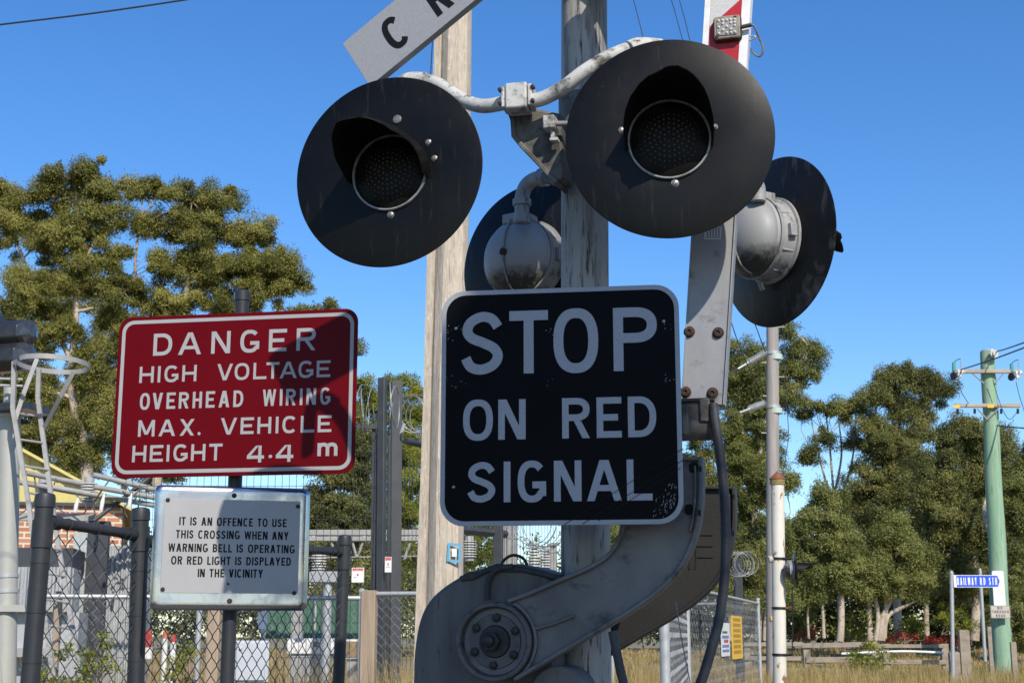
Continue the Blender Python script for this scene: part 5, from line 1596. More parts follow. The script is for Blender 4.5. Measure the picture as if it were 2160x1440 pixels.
# white crossing post with a sideways light
Y_C = 14.0
a, b = at(1645, 1440, Y_C), at(1640, 1020, Y_C)
dc = (b - a) / (b.z - a.z); fc = a - dc * a.z
wp = thing('crossing_post', 'white rusty crossing post with a conical rust cap', 'post', fc)
zc = at(1640, 1020, Y_C).z
MB().tube([fc, fc + dc * zc], .065, 28).build('post_tube', M['white_pole'], wp)
MB().tube([fc + dc * (zc - .01), fc + dc * (zc + .045)], .066 * 1.12, 24).build('cap_band', mat('cap_band', (.24, .19, .06), (.17, .10, .04), rough=.8, scale=30), wp)
MB().tube([fc + dc * (zc + .045), fc + dc * (zc + .05), fc + dc * (zc + .125)], [.080, .080, .005], 24).build('cone_cap', M['rust_orange'], wp)
for py in (1178, 1282, 1380):
    z = at(1642, py, Y_C).z; MB().tube([fc + dc * (z - .012), fc + dc * (z + .012)], .071, 24).build('clamp_band', M['iron_dark'], wp)
    MB().tube([fc + dc * z + Vector((.03, -.03, 0)), fc + dc * z + Vector((.11, -.05, 0))], .012, 8).build('clamp_arm', M['iron_dark'] if py != 1282 else M['rust_orange'], wp)
MB().tube([at(1630, 1178, Y_C - .1), at(1622, 1180, Y_C - .1)], .035, 12).build('clamp_knob', M['white_casting'], wp)
MB().tube(pxpath([(1671, 1240, Y_C - .1), (1672, 1300, Y_C - .1), (1671, 1380, Y_C - .1)], 5), .006, 6).build('cable', M['iron_dark'], wp)
flasher(1675, 1202, Y_C - .12, -86, 'small flashing light facing sideways from the white rusty post, with a long dark hood', 'flashing lights of the crossing', front=True, L=.37, seed=21, r=.175)

# green power pole
Y_E = 38.0
a, b = at(2117, 1440, Y_E), at(2083, 742, Y_E)
dgp = (b - a) / (b.z - a.z); fe = a - dgp * a.z
gpo = thing('green_pole', 'green treated power pole with two crossarms beside the street name sign', 'power pole', fe)
ze = b.z
r0_ = 20.5 / FPX * Y_E; r1e = 15 / FPX * Y_E
MB().tube([fe + dgp * (ze * i / 14) + Vector((.012 * math.sin(i * 1.3), 0, 0)) for i in range(15)], [r0_ + (r1e - r0_) * i / 14 for i in range(15)], 22).build('pole', M['green_pole'], gpo, smooth=60)
MB().tube([fe + dgp * (ze + .005), fe + dgp * (ze + .05)], [r1e * 1.02, r1e * .8], 18).build('cap', M['galv'], gpo)
for y0, xl, xr, yl, yr, h in ((785, 2010, 2150, 783, 787, .05), (858, 2014, 2152, 855, 861, .05)):
    p, q = at(xl, yl, Y_E - .28), at(xr, yr, Y_E - .28)
    f = Frame(p, -math.degrees(math.atan2(q.y - p.y, q.x - p.x)))
    MB().box(f, (0, (q - p).length), (-h, h), (-.05, .05)).build('crossarm', M['crossarm_wood'], gpo, bevel=.01)
    for s in (-1, 1):
        m_ = MB()
        if y0 < 800: m_.tube([at(2084 + s * 34, 786, Y_E - .3), at(2087 + s * 12, 808, Y_E - .22)], .02, 6)
        else: m_.tube([at(2084 + s * 22, 862, Y_E - .3), at(2082, 884, Y_E - .22)], .02, 6)
        m_.build('brace', M['galv'], gpo)
m_ = MB()
for px in (2016, 2088):
    m_.box(Frame(at(px, 857, Y_E - .34), 0), (-.07, .1), (-.035, .04), (0, .012))
m_.build('yellow_band', M['yellow_sign'], gpo)
m_ = MB()
for px in (2020, 2056, 2112, 2147):
    m_.tube([at(px, 862, Y_E - .28), at(px, 872, Y_E - .28)], .035, 8)
m_.build('spool_insulator', M['iron_dark'], gpo)
def hv(px, py, label):
    c = at(px, py, Y_E - .3)
    t = thing('line_insulator', label, 'insulator', c, 'insulators on the green pole')
    for k, (dx, dz) in enumerate(((.02, .02), (.12, .02), (.02, -.10))):
        f = Frame(c + Vector((dx, -.02 * k, dz)), -50)
        MB().lathe(f, [(-.03, .03), (-.02, .075), (.01, .09), (.02, .05), (.05, .03)], 16).build('disc', M['porcelain'], t)
    MB().lathe(Frame(c + Vector((-.09, 0, -.09)), 60), [(-.05, .05), (.05, .11), (.07, .11)], 16).build('dark_bell', M['signal_black'], t)
    MB().tube([c + Vector((-.10, 0, .05)), c + Vector((-.10, 0, .28))], [.06, .045], 10).build('fuse_tube', M['porcelain_teal'], t)
    MB().tube([c + Vector((.10, 0, .0)), c + Vector((.09, 0, .36))], .014, 6).build('rod', M['galv'], t)
    MB().tube(spline([tuple(c + Vector((-.10, 0, .28))), tuple(c + Vector((0, 0, .36))), tuple(c + Vector((.09, 0, .38)))], 4), .012, 6).build('jumper', M['wire_dark'], t)
hv(2021, 786, 'insulator cluster on the far end of the upper crossarm, over the dense trees')
hv(2143, 788, 'insulator cluster on the upper crossarm end nearest the picture edge')
c = at(2089, 743, Y_E - .32)
t = thing('line_insulator', 'white disc insulator at the very top of the green pole', 'insulator', c, 'insulators on the green pole')
for k in range(2):
    MB().lathe(Frame(c + Vector((.06 + .07 * k, -.03 * k, -.02 - .03 * k)), -40), [(-.03, .04), (-.02, .10), (.01, .12), (.02, .05)], 18).build('disc', M['porcelain'], t)
MB().tube([c, c + Vector((.16, .0, -.02))], .02, 8).build('pin', M['galv'], t)
wire([(2100, 742, Y_E), (2130, 733, 34), (2200, 708, 28)], .017, 'upper wire from the top of the green pole', 'wires at the green pole')
wire([(2022, 781, Y_E), (2060, 769, 36), (2110, 752, 33), (2200, 718, 28)], .017, 'wire passing the green pole from its far insulator cluster', 'wires at the green pole')
wire([(2098, 896, Y_E), (2130, 900, 37), (2200, 906, 35)], .02, 'dark wire from the green pole just under its lower crossarm', 'wires at the green pole')
wire([(2020, 806, Y_E), (2030, 830, Y_E), (2044, 852, Y_E)], .009, 'service drop between the crossarms on the dense tree side', 'wires at the green pole')
wire([(2143, 805, Y_E), (2152, 840, Y_E), (2172, 900, Y_E)], .009, 'service drop below the insulator cluster nearest the picture edge', 'wires at the green pole')
wire([(2094, 800, Y_E - .4), (2104, 835, Y_E - .4), (2116, 866, Y_E - .4), (2130, 884, Y_E - .4), (2146, 868, Y_E - .4)], .009, 'looping jumper wire under the crossarms of the green pole', 'wires at the green pole')

gsf = Frame(at(2106, 1270, Y_E - .42), 0)
def gpx(px, py): return gsf.loc(px, py)
p0_, p1_ = gpx(2092, 1203), gpx(2122, 1278)
t = thing('white_board', 'plain white board strapped to the green pole', 'sign', gsf.pt(p0_[0], p1_[1]))
MB().prism(gsf, rrect(p0_[0], p1_[0], p1_[1], p0_[1], .05), -.02, .0).build('panel', M['white_bright'], t)
MB().box(gsf, (p0_[0] + .02, p1_[0] - .02), (p1_[1] + .4, p1_[1] + .44), (-.04, -.02)).build('strap', M['galv'], t)
p0_, p1_ = gpx(2088, 1276), gpx(2131, 1303)
t = thing('no_through_road_sign', 'pale NO THROUGH ROAD sign under the white board on the green pole', 'sign', gsf.pt(p0_[0], p1_[1]))
f2 = gsf.shift(.03)
MB().prism(f2, rrect(p0_[0], p1_[0], p1_[1], p0_[1], .035), -.015, .0).build('panel', M['pale_sign'], t)
tt = MB()
W_ = p1_[0] - p0_[0]; H_ = p0_[1] - p1_[1]
for txt, xa_, xb_, k in (('NO', .36, .62, 0), ('THROUGH', .08, .92, 1), ('ROAD', .26, .74, 2)):
    put_text(tt, f2, txt, p0_[0] + W_ * xa_, p0_[0] + W_ * xb_, p0_[1] - H_ * (.31 + .30 * k), p0_[1] - H_ * (.09 + .30 * k), .002, .016, .3)
tt.build('lettering', M['grey_text'], t, smooth=0, normals=False)
MB().strip(f2, rrect(p0_[0] + .012, p1_[0] - .012, p1_[1] + .012, p0_[1] - .012, .03), .008, .001, .003, closed=True).build('border_line', M['grey_text'], t, smooth=0)

# street name sign
Y_N = 31.0
a, b = at(2008.5, 1440, Y_N), at(2007, 1208, Y_N)
t = thing('street_sign', 'blue RAILWAY RD STH street name sign on a grey post', 'street sign', (a.x, a.y, 0))
MB().tube([(a.x, a.y, 0), b], 4.1 / FPX * Y_N, 16).build('post', M['galv'], t)
MB().tube([b, b + Vector((0, 0, .05))], [.050, .02], 14).build('post_cap', M['galv'], t)
nf = Frame(at(2012, 1225, Y_N - .06), 0)
n0, n1 = nf.loc(2011, 1212), nf.loc(2110, 1238)
hN = n0[1] - n1[1]
bladep = [(n0[0], n1[1]), (n1[0] - .04, n1[1]), (n1[0] + .02, (n0[1] + n1[1]) / 2), (n1[0] - .04, n0[1]), (n0[0], n0[1])]
bd = MB().prism(nf, bladep, -.015, 0).build('blade', M['white_bright'], t)
mg = .012
MB().sheet(nf, [(n0[0] + .06, n1[1] + mg), (n1[0] - .05, n1[1] + mg), (n1[0] - .005, (n0[1] + n1[1]) / 2), (n1[0] - .05, n0[1] - mg), (n0[0] + .06, n0[1] - mg)], .002).build('blue_field', M['blue_sign'], bd, smooth=0)
tt = MB()
for txt, x0, x1 in (('RAILWAY', 2019, 2060), ('RD', 2067, 2078.5), ('STH', 2086, 2103)):
    a0 = nf.loc(x0, 1225)[0]; a1 = nf.loc(x1, 1225)[0]
    put_text(tt, nf, txt, a0, a1, n1[1] + hN * .20, n0[1] - hN * .20, .004, .0175, .46)
tt.build('lettering', M['white_bright'], bd, smooth=0, normals=False)
c0, c1 = at(2074, 1330, 44), at(2067, 1202, 44)
t = thing('sign_back_post', 'thin grey metal post beyond the street name sign', 'post', (c0.x, c0.y, .6))
MB().tube([c0 + Vector((0, 0, -.9)), c1], .055, 12).build('tube', M['galv'], t)
MB().tube([c1, c1 + Vector((0, 0, .06))], [.06, .02], 12).build('cap', M['galv'], t)

# post and rail fences
def rail_fence(label, posts, Y, rails, m='weathered_wood'):
    p0 = at(posts[0], 1400, Y)
    t = thing('timber_fence', label, 'fence', (p0.x, p0.y, .2))
    for px in posts:
        c = at(px, 1400, Y)
        zt_ = at(px, 1357, Y).z
        MB().box(Frame((c.x, c.y, 0), 0), (-.10, .10), (.0, zt_), (-.08, .08)).build('post', M[m], t, bevel=.015)
    for (xa_, ya_, xb_, yb_, hh_) in rails:
        p, q = at(xa_, ya_, Y - .1), at(xb_, yb_, Y - .1)
        f = Frame(p, 0)
        dz = q.z - p.z; L = q.x - p.x
        MB().prism(f, [(0, -hh_), (L, dz - hh_), (L, dz + hh_), (0, hh_)], -.03, .03).build('rail', M[m], t, bevel=.01)
    return t
rail_fence('weathered timber rail fence behind the grass, from the white post to the low shrubs', [1575, 1702, 1846], 42, [(1560, 1358, 1690, 1358, .06), (1690, 1361, 1850, 1358, .07), (1560, 1387, 1690, 1388, .06), (1700, 1391, 1850, 1390, .08), (1560, 1412, 1850, 1415, .06)])
rail_fence('weathered timber rail fence running up to the street sign post', [1870, 1994], 41, [(1830, 1362, 1990, 1362, .05), (1800, 1394, 1996, 1396, .06), (1800, 1414, 1996, 1416, .05)])
tag(MB().tube(pxpath([(1775, 1378, 40), (1860, 1374, 40), (1920, 1373, 40), (1990, 1376, 40)], 5), .032, 8).build('white_pipe', M['white_bright'], None), 'white pipe along the timber rail fence left of the street sign', 'pipe')
for px0, px1, py, lb in ((2022, 2042, 1330, 'broad weathered stump post right of the street sign post'), (2002, 2022, 1376, 'broken grey post at the foot of the street sign'), (2082, 2090, 1322, 'thin pale stake beside the green pole'), (2131, 2142, 1354, 'short grey stump right of the green pole')):
    tpost(px0, px1, py, 33, lb, 'weathered_wood')
# ------------------------------------------------------------------ vegetation
def leaf_object(name, pos, dirs, lens, wids, tones, m, parent=None, loc=None, face=None):
    n = len(pos)
    base = np.array(ROOTLOC[parent.name]) if parent is not None else np.array(loc)
    pos = pos - base
    rnd = rng.normal(size=(n, 3))
    if face is not None:
        rnd = rnd * .5 + face
    side = np.cross(dirs, rnd)
    side /= (np.linalg.norm(side, axis=1, keepdims=True) + 1e-9)
    l = lens[:, None]; w = wids[:, None]
    v = np.empty((n, 4, 3), dtype=np.float32)
    v[:, 0] = pos
    v[:, 1] = pos + dirs * l * .42 + side * w * .5
    v[:, 2] = pos + dirs * l
    v[:, 3] = pos + dirs * l * .42 - side * w * .5
    me = bpy.data.meshes.new(name)
    me.vertices.add(4 * n)
    me.vertices.foreach_set('co', v.reshape(-1))
    me.loops.add(4 * n)
    me.loops.foreach_set('vertex_index', np.arange(4 * n, dtype=np.int32))
    me.polygons.add(n)
    me.polygons.foreach_set('loop_start', np.arange(0, 4 * n, 4, dtype=np.int32))
    me.polygons.foreach_set('loop_total', np.full(n, 4, dtype=np.int32))
    a = me.attributes.new('tone', 'FLOAT', 'FACE')
    a.data.foreach_set('value', np.clip(tones, 0, 1).astype(np.float32))
    me.update(calc_edges=True)
    me.materials.append(m)
    o = bpy.data.objects.new(name, me)
    COL.objects.link(o)
    if parent is not None:
        o.parent = parent
    else:
        o.location = loc
    ROOTLOC[o.name] = Vector(base)
    return o

def clump_cloud(blobs, Y, per_m2, clump, per, leaf, depth=.8, hang=.55, shell=.55, grow=1.15):
    """Leaf clumps spread through ellipsoids given in the photograph's pixels at distance Y."""
    C, Rr, T, O = [], [], [], []
    for bl in blobs:
        cx, cy, rx, ry = bl[:4]
        dY = bl[4] if len(bl) > 4 else 0
        c = np.array(at(cx, cy, Y + dY))
        s = (Y + dY) / FPX * 1.02
        rx, ry = rx * s * grow, ry * s * grow
        rz = max(rx, ry) * depth
        n = max(5, int(PI * rx * ry * per_m2))
        d = rng.normal(size=(n, 3)); d /= np.linalg.norm(d, axis=1, keepdims=True)
        rad = (shell + (1 - shell) * rng.random(n)) ** .8
        rad = np.where(rng.random(n) < .22, rad * rng.random(n), rad)
        p = c + d * rad[:, None] * np.array([rx, rz, ry])
        k2 = max(1, int(n * .22))
        p2 = c + d[:k2] * rng.uniform(.95, 1.35, k2)[:, None] * np.array([rx, rz, ry])
        p[-k2:] = p2
        O.append(d)
        C.append(p); Rr.append(clump * rng.uniform(.6, 1.25, n)); T.append(rng.normal(0, .20, n) + rng.normal(0, .09))
    OUT = np.concatenate(O); C = np.concatenate(C); Rr = np.concatenate(Rr); T = np.concatenate(T)
    n = len(C); N = n * per
    idx = np.repeat(np.arange(n), per)
    off = rng.normal(size=(N, 3)); off /= np.linalg.norm(off, axis=1, keepdims=True)
    off *= (.25 + .80 * rng.random(N) ** .75 + .5 * (rng.random(N) < .10) * rng.random(N))[:, None]
    off *= rng.uniform(.6, 1.45, (n, 3))[idx]
    nrm = off.copy()
    off[:, 2] *= .78
    off[:, 2] -= .22 * (off[:, 0] ** 2 + off[:, 1] ** 2)
    pos = C[idx] + off * Rr[idx][:, None]
    d = rng.normal(size=(N, 3)); d[:, 2] -= hang * 1.6
    d += off * .12
    d /= np.linalg.norm(d, axis=1, keepdims=True)
    lens = leaf[0] * .66 * rng.uniform(.5, 1.5, N) * rng.uniform(.75, 1.3, n)[idx]; wids = leaf[1] * .98 * rng.uniform(.7, 1.3, N)
    # the leaf blades of a clump turn outwards, a little towards the clump's own side of the crown
    FACE = nrm / (np.linalg.norm(nrm, axis=1, keepdims=True) + 1e-9) * .9 + OUT[idx] * .6 + np.array([0, 0, .25])
    tones = .48 + T[idx] + rng.normal(0, .17, N)
    return C, pos, d, lens, wids, tones, FACE

def wig(p, q, k, amp, rr):
    p, q = Vector(p), Vector(q)
    L = (q - p).length
    out = []
    mid = Vector((rr.uniform(-1, 1), rr.uniform(-1, 1), rr.uniform(-.3, 1))) * amp * L
    for i in range(k + 1):
        t = i / k
        out.append(p.lerp(q, t) + mid * math.sin(PI * t) + Vector((rr.gauss(0, 1), rr.gauss(0, 1), rr.gauss(0, 1))) * (amp * .12 * L * math.sin(PI * t)))
    return out

def tree(name, label, cat, group, trunks, blobs, Y, leafm, bark='bark_pale', per_m2=11.4, clump=0.36, per=600, leaf=(.17, .05), r0=.2, seed=1, depth=.8, limbs=True, hang=.3, twigs=7, grow=1.10, front=()):
    rr = random.Random(seed)
    b0 = trunks[0][0]
    base = at(b0[0], b0[1], Y)
    t = thing(name, label, cat, base, group)
    C, pos, d, ln, wd, tn, fc_ = clump_cloud(blobs, Y, per_m2, clump, per, leaf, depth, hang, grow=grow)
    mb = MB()
    for fl in front:
        P = [tuple(at(p[0], p[1], Y + p[2])) for p in fl[:-1]]
        pts = spline(P, 5)
        mb.tube(pts, [fl[-1] * (1 - .6 * i / (len(pts) - 1)) for i in range(len(pts))], 8)
    nodes = []
    for tr in trunks:
        P = [at(p[0], p[1], Y + (p[3] if len(p) > 3 else 0)) for p in tr]
        rads = [p[2] if len(p) > 2 else r0 * (1 - .6 * i / max(1, len(tr) - 1)) for i, p in enumerate(tr)]
        pts = spline([tuple(p) for p in P], 5)
        rads = [q * .66 for q in rads]
        rs_ = [rads[min(len(rads) - 1, int(i / 5))] + (rads[min(len(rads) - 1, int(i / 5) + 1)] - rads[min(len(rads) - 1, int(i / 5))]) * ((i % 5) / 5) for i in range(len(pts))]
        mb.tube(pts, rs_, 9)
        for i in range(len(pts) // 4, len(pts)):
            nodes.append((Vector(pts[i]), rs_[i]))
    if limbs:
        for bl in blobs:
            c = at(bl[0], bl[1], Y + (bl[4] if len(bl) > 4 else 0))
            cand = [(nd, r_) for nd, r_ in nodes if nd.z < c.z + .3] or nodes
            nd, r_ = min(cand, key=lambda q: (q[0] - c).length + max(0, q[0].z - c.z) * 3)
            r_ = min(r_ * .65, .09)
            path = wig(nd, c, 7, .12, rr)
            mb.tube(path, [r_ + (.028 - r_) * i / 7 for i in range(8)], 6)
            for i in (3, 5, 7):
                nodes.append((path[i], .045))
            near = sorted(range(len(C)), key=lambda k: (Vector(C[k]) - c).length)[:40]
            rr.shuffle(near)
            for k in near[:twigs]:
                s = path[rr.choice((4, 5, 6, 7))]
                tp_ = wig(s, C[k], 4, .12, rr)
                mb.tube(tp_, [.022, .018, .014, .010, .006], 4, caps=False)
    mb.build('trunk', M[bark], t, smooth=60, normals=False)
    leaf_object('crown', pos, d, ln, wd, tn, M[leafm], t, face=fc_)
    return t

TL = 'tall eucalypts behind the substation'
TR = 'eucalypts beyond the timber fence'
LF = (.125, .034)
tree('eucalyptus_tree', 'tallest olive eucalypt with pale limbs above the railway signal', 'tree', TL,
     [[(178, 1040, .30), (185, 960, .26), (160, 880, .22), (150, 780, .20), (160, 680, .16), (158, 560, .11), (165, 440, .06)],
      [(176, 1000, .20), (210, 880, .16), (240, 830, .12), (262, 740, .07)],
      [(150, 760, .14), (110, 680, .12), (70, 600, .09), (40, 520, .06)],
      [(158, 640, .10), (178, 560, .08), (215, 470, .05)]],
     [(160, 372, 66, 34), (110, 412, 48, 34), (212, 402, 46, 30), (205, 455, 50, 38), (20, 412, 40, 32), (15, 480, 42, 48), (75, 470, 30, 30, 1), (150, 490, 62, 46), (95, 520, 42, 40), (205, 545, 52, 42), (135, 590, 56, 42), (50, 610, 52, 52, -1), (25, 700, 48, 56, -1), (230, 650, 52, 50), (110, 695, 54, 46), (190, 770, 50, 44), (75, 830, 52, 52), (225, 860, 38, 52), (120, 905, 46, 46), (160, 950, 40, 36), (20, 820, 34, 46), (40, 920, 44, 44), (265, 600, 24, 34), (255, 780, 22, 50, 2)],
     46, 'leaf_olive', seed=3, leaf=LF, per_m2=13.9, clump=0.34)
tree('eucalyptus_tree', 'broad olive eucalypt behind the danger sign, reaching toward the first flashing light', 'tree', TL,
     [[(330, 1040, .26), (340, 900, .22), (360, 760, .19), (390, 640, .15), (400, 540, .10), (420, 440, .05)],
      [(360, 780, .16), (300, 660, .11), (285, 560, .08), (300, 450, .05)],
      [(388, 650, .12), (470, 590, .10), (540, 540, .07), (590, 560, .04)],
      [(365, 720, .12), (450, 660, .09), (520, 640, .06)]],
     [(400, 420, 56, 36), (468, 422, 42, 32), (340, 402, 32, 18), (288, 405, 36, 20), (362, 470, 52, 36), (452, 482, 64, 42), (528, 500, 46, 36), (560, 560, 56, 38), (608, 570, 34, 30), (622, 596, 30, 26), (490, 575, 56, 46), (420, 560, 54, 44), (312, 476, 36, 18), (345, 560, 44, 34), (552, 618, 56, 34), (470, 645, 56, 34), (380, 650, 54, 44), (300, 625, 46, 34), (262, 590, 22, 20), (345, 740, 70, 60), (470, 730, 80, 50), (310, 850, 50, 80), (440, 850, 90, 70, 2), (330, 960, 60, 60, 2)],
     47, 'leaf_olive', seed=4, leaf=LF, per_m2=13.9, clump=0.34)
tree('eucalyptus_tree', 'drooping dark tree between the danger sign and the tall security fence', 'tree', TL,
     [[(700, 1320, .22), (702, 1200, .18), (690, 1080, .14), (705, 960, .10), (700, 860, .06)], [(698, 1150, .12), (745, 1060, .08), (750, 980, .05)]],
     [(655, 1060, 40, 34), (700, 1075, 46, 42), (745, 1050, 42, 46), (690, 1130, 52, 36), (750, 1125, 40, 40), (725, 985, 40, 40), (760, 940, 28, 40), (680, 985, 40, 40), (640, 1100, 24, 20), (770, 1000, 24, 60), (660, 1200, 60, 30), (740, 1200, 50, 40), (700, 900, 50, 50), (655, 655, 44, 14), (690, 700, 50, 46), (740, 735, 14, 22)],
     36, 'leaf_deep', seed=5, leaf=(.11, .03), per_m2=17.9, clump=0.25, bark='bark_brown')
tree('eucalyptus_tree', 'yellow green tree top behind the twin dark posts', 'tree', TL,
     [[(830, 1330, .2), (832, 1150, .16), (828, 980, .12), (825, 870, .06)]],
     [(775, 830, 38, 32), (850, 822, 40, 28), (790, 880, 40, 36), (870, 860, 34, 40), (860, 930, 46, 50), (800, 950, 44, 50), (860, 1040, 44, 60), (800, 1060, 50, 60), (980, 1150, 60, 50), (870, 1150, 50, 60)],
     52, 'leaf_bright', seed=6, leaf=LF, per_m2=13.1, clump=0.36)
tree('eucalyptus_tree', 'leaning eucalypt with an open crown behind the grey power pole', 'tree', TR,
     [[(1598, 1350, .24), (1602, 1230, .2), (1590, 1130, .17), (1600, 1000, .14), (1615, 880, .1), (1660, 800, .07), (1705, 740, .04)], [(1592, 1100, .14), (1570, 960, .1), (1560, 820, .06)], [(1596, 1160, .1), (1640, 1120, .07), (1668, 1080, .04)], [(1612, 1350, .12), (1614, 1260, .1), (1606, 1180, .06)]],
     [(1570, 735, 34, 26), (1545, 790, 44, 46), (1598, 800, 48, 48), (1580, 890, 52, 56), (1548, 980, 46, 52), (1592, 1000, 44, 48), (1690, 765, 36, 40), (1716, 730, 20, 24), (1658, 830, 34, 32), (1668, 795, 30, 28), (1590, 1100, 54, 56), (1555, 1180, 36, 50), (1610, 1190, 44, 56), (1580, 1270, 50, 40), (1665, 1010, 26, 18), (1480, 900, 40, 60), (1470, 1000, 40, 50), (1655, 690, 10, 18), (1300, 1130, 30, 40), (1515, 1070, 40, 60)],
     58, 'leaf_green', grow=1.02, seed=7, per_m2=10.6, clump=0.41, leaf=(.15, .038))
tree('eucalyptus_tree', 'sparse eucalypt with bare pale limbs fanning up left of the densest trees', 'tree', TR,
     [[(1775, 1345, .24), (1772, 1240, .2), (1765, 1120, .17), (1758, 1050, .12)], [(1760, 1070, .1), (1735, 990, .07), (1712, 890, .04)], [(1760, 1060, .1), (1752, 960, .07), (1742, 870, .04)], [(1758, 1050, .1), (1775, 960, .07), (1768, 880, .04)], [(1762, 1080, .1), (1796, 980, .07), (1806, 880, .04)]],
     [(1715, 858, 34, 24), (1755, 868, 38, 28), (1795, 866, 32, 26), (1712, 955, 26, 22), (1745, 920, 22, 20), (1800, 930, 20, 24), (1810, 840, 20, 20)],
     64, 'leaf_green', grow=1.0, seed=8, per_m2=9.9, clump=0.36, leaf=(.15, .036), twigs=8)
tree('eucalyptus_tree', 'highest crowned dark eucalypt in the middle of the tree row', 'tree', TR,
     [[(1895, 1350, .28), (1890, 1200, .24), (1885, 1060, .2), (1890, 920, .14), (1900, 820, .06)], [(1888, 1000, .12), (1850, 900, .08), (1850, 830, .05)], [(1889, 960, .12), (1940, 870, .08), (1965, 820, .05)]],
     [(1880, 808, 46, 34), (1925, 805, 42, 30), (1968, 835, 38, 32), (1848, 836, 36, 26), (1890, 850, 40, 30), (1862, 925, 60, 50), (1910, 960, 60, 50), (1850, 1010, 46, 50), (1900, 1050, 70, 56), (1840, 1080, 40, 50), (1945, 905, 36, 32)],
     62, 'leaf_deep', grow=1.02, seed=9, per_m2=10.6, clump=0.42, leaf=(.155, .040))
tree('eucalyptus_tree', 'massive dark eucalypt directly behind the green pole', 'tree', TR,
     [[(2055, 1350, .3), (2060, 1220, .26), (2050, 1100, .2), (2040, 990, .12)], [(2052, 1200, .12), (2078, 1060, .10), (2085, 1000, .06)], [(2110, 1220, .16, -2.0), (2092, 1140, .15, -2.4), (2076, 1080, .13, -2.2), (2088, 1030, .1, -1.5), (2100, 960, .05, -.5)]],
     [(2040, 925, 58, 46), (2095, 935, 44, 40), (1985, 995, 56, 52), (2035, 1020, 60, 56), (2095, 1010, 50, 50), (1970, 1085, 60, 56), (2030, 1110, 60, 50), (1990, 1160, 56, 46), (2050, 1180, 56, 50), (2120, 990, 30, 40), (1995, 930, 30, 30), (2010, 1240, 56, 40), (2080, 1110, 40, 50)],
     57, 'leaf_deep', grow=1.02, seed=10, per_m2=10.6, clump=0.42, leaf=(.155, .040))
tree('eucalyptus_tree', 'bushy mid green tree just right of the white crossing post', 'tree', TR,
     [[(1772, 1352, .2), (1775, 1290, .17), (1770, 1200, .12), (1755, 1110, .06)], [(1772, 1250, .1), (1730, 1190, .06)], [(1738, 1345, .10), (1735, 1280, .08), (1728, 1180, .05)], [(1706, 1345, .07), (1704, 1290, .06), (1712, 1230, .04)]],
     [(1752, 1080, 48, 40), (1720, 1140, 48, 46), (1780, 1140, 48, 46), (1735, 1205, 56, 38), (1800, 1210, 46, 40), (1745, 1050, 24, 24), (1700, 1255, 40, 30), (1700, 1190, 30, 30), (1665, 1140, 20, 40)],
     50, 'leaf_green', grow=1.02, seed=11, per_m2=13.1, clump=0.36, leaf=(.14, .036))
tree('eucalyptus_tree', 'multi stemmed tree with forked bare trunks behind the timber rail fence', 'tree', TR,
     [[(1855, 1350, .2), (1862, 1300, .17), (1880, 1262, .1), (1905, 1190, .05)], [(1862, 1350, .16), (1872, 1300, .13), (1900, 1282, .1), (1950, 1258, .06)], [(1848, 1350, .16), (1852, 1290, .12), (1838, 1230, .06)], [(1866, 1345, .12), (1868, 1270, .1), (1855, 1200, .05)]],
     [(1850, 1185, 50, 46), (1895, 1150, 42, 46), (1905, 1215, 46, 36), (1840, 1240, 34, 30), (1950, 1230, 40, 30), (1870, 1110, 36, 40), (1935, 1165, 34, 40)],
     52, 'leaf_green', grow=1.02, seed=12, per_m2=12.3, clump=0.36, leaf=(.14, .036))
tree('eucalyptus_tree', 'pale barked eucalypt at the picture edge beyond the green pole', 'tree', TR,
     [[(2128, 1360, .2), (2126, 1240, .17), (2132, 1150, .14), (2150, 1070, .10), (2165, 990, .05)], [(2126, 1230, .12), (2118, 1130, .09), (2112, 1050, .05)]],
     [(2150, 1015, 40, 36), (2135, 1075, 34, 40), (2165, 1110, 30, 60), (2150, 1195, 36, 46), (2120, 1150, 24, 40), (2145, 1270, 40, 40), (2170, 960, 30, 24), (2160, 1330, 34, 40)],
     52, 'leaf_green', grow=1.02, seed=13, per_m2=11.4, clump=0.36, leaf=(.14, .036))

tree('eucalyptus_tree', 'low dense olive trees filling in behind the hooped ladder', 'tree', TL,
     [[(60, 1060, .2), (66, 900, .14), (80, 760, .06)], [(262, 1040, .18), (256, 900, .13), (250, 740, .06)]],
     [(60, 760, 60, 50), (130, 850, 60, 50), (205, 720, 50, 44), (265, 690, 40, 40), (285, 800, 40, 50), (240, 910, 50, 56), (40, 960, 60, 50), (150, 980, 60, 44), (90, 640, 50, 40), (20, 860, 40, 50), (170, 900, 40, 40), (180, 620, 40, 34)],
     56, 'leaf_olive', seed=31, leaf=LF, per_m2=8.0, clump=0.41)
tree('eucalyptus_tree', 'darker eucalypt standing behind the middle of the tree row', 'tree', TR,
     [[(1835, 1350, .24), (1832, 1240, .2), (1828, 1120, .14), (1830, 1040, .06)], [(1955, 1350, .22), (1952, 1200, .17), (1950, 1060, .08)]],
     [(1830, 1120, 50, 60), (1820, 1040, 34, 40), (1885, 1180, 60, 60), (1950, 1030, 46, 50), (1955, 1180, 56, 66), (2010, 1200, 50, 60), (1800, 1200, 50, 60), (1870, 1090, 46, 50), (1930, 1100, 50, 50)],
     72, 'leaf_deep', seed=32, leaf=(.17, .044), per_m2=6.5, clump=0.51)
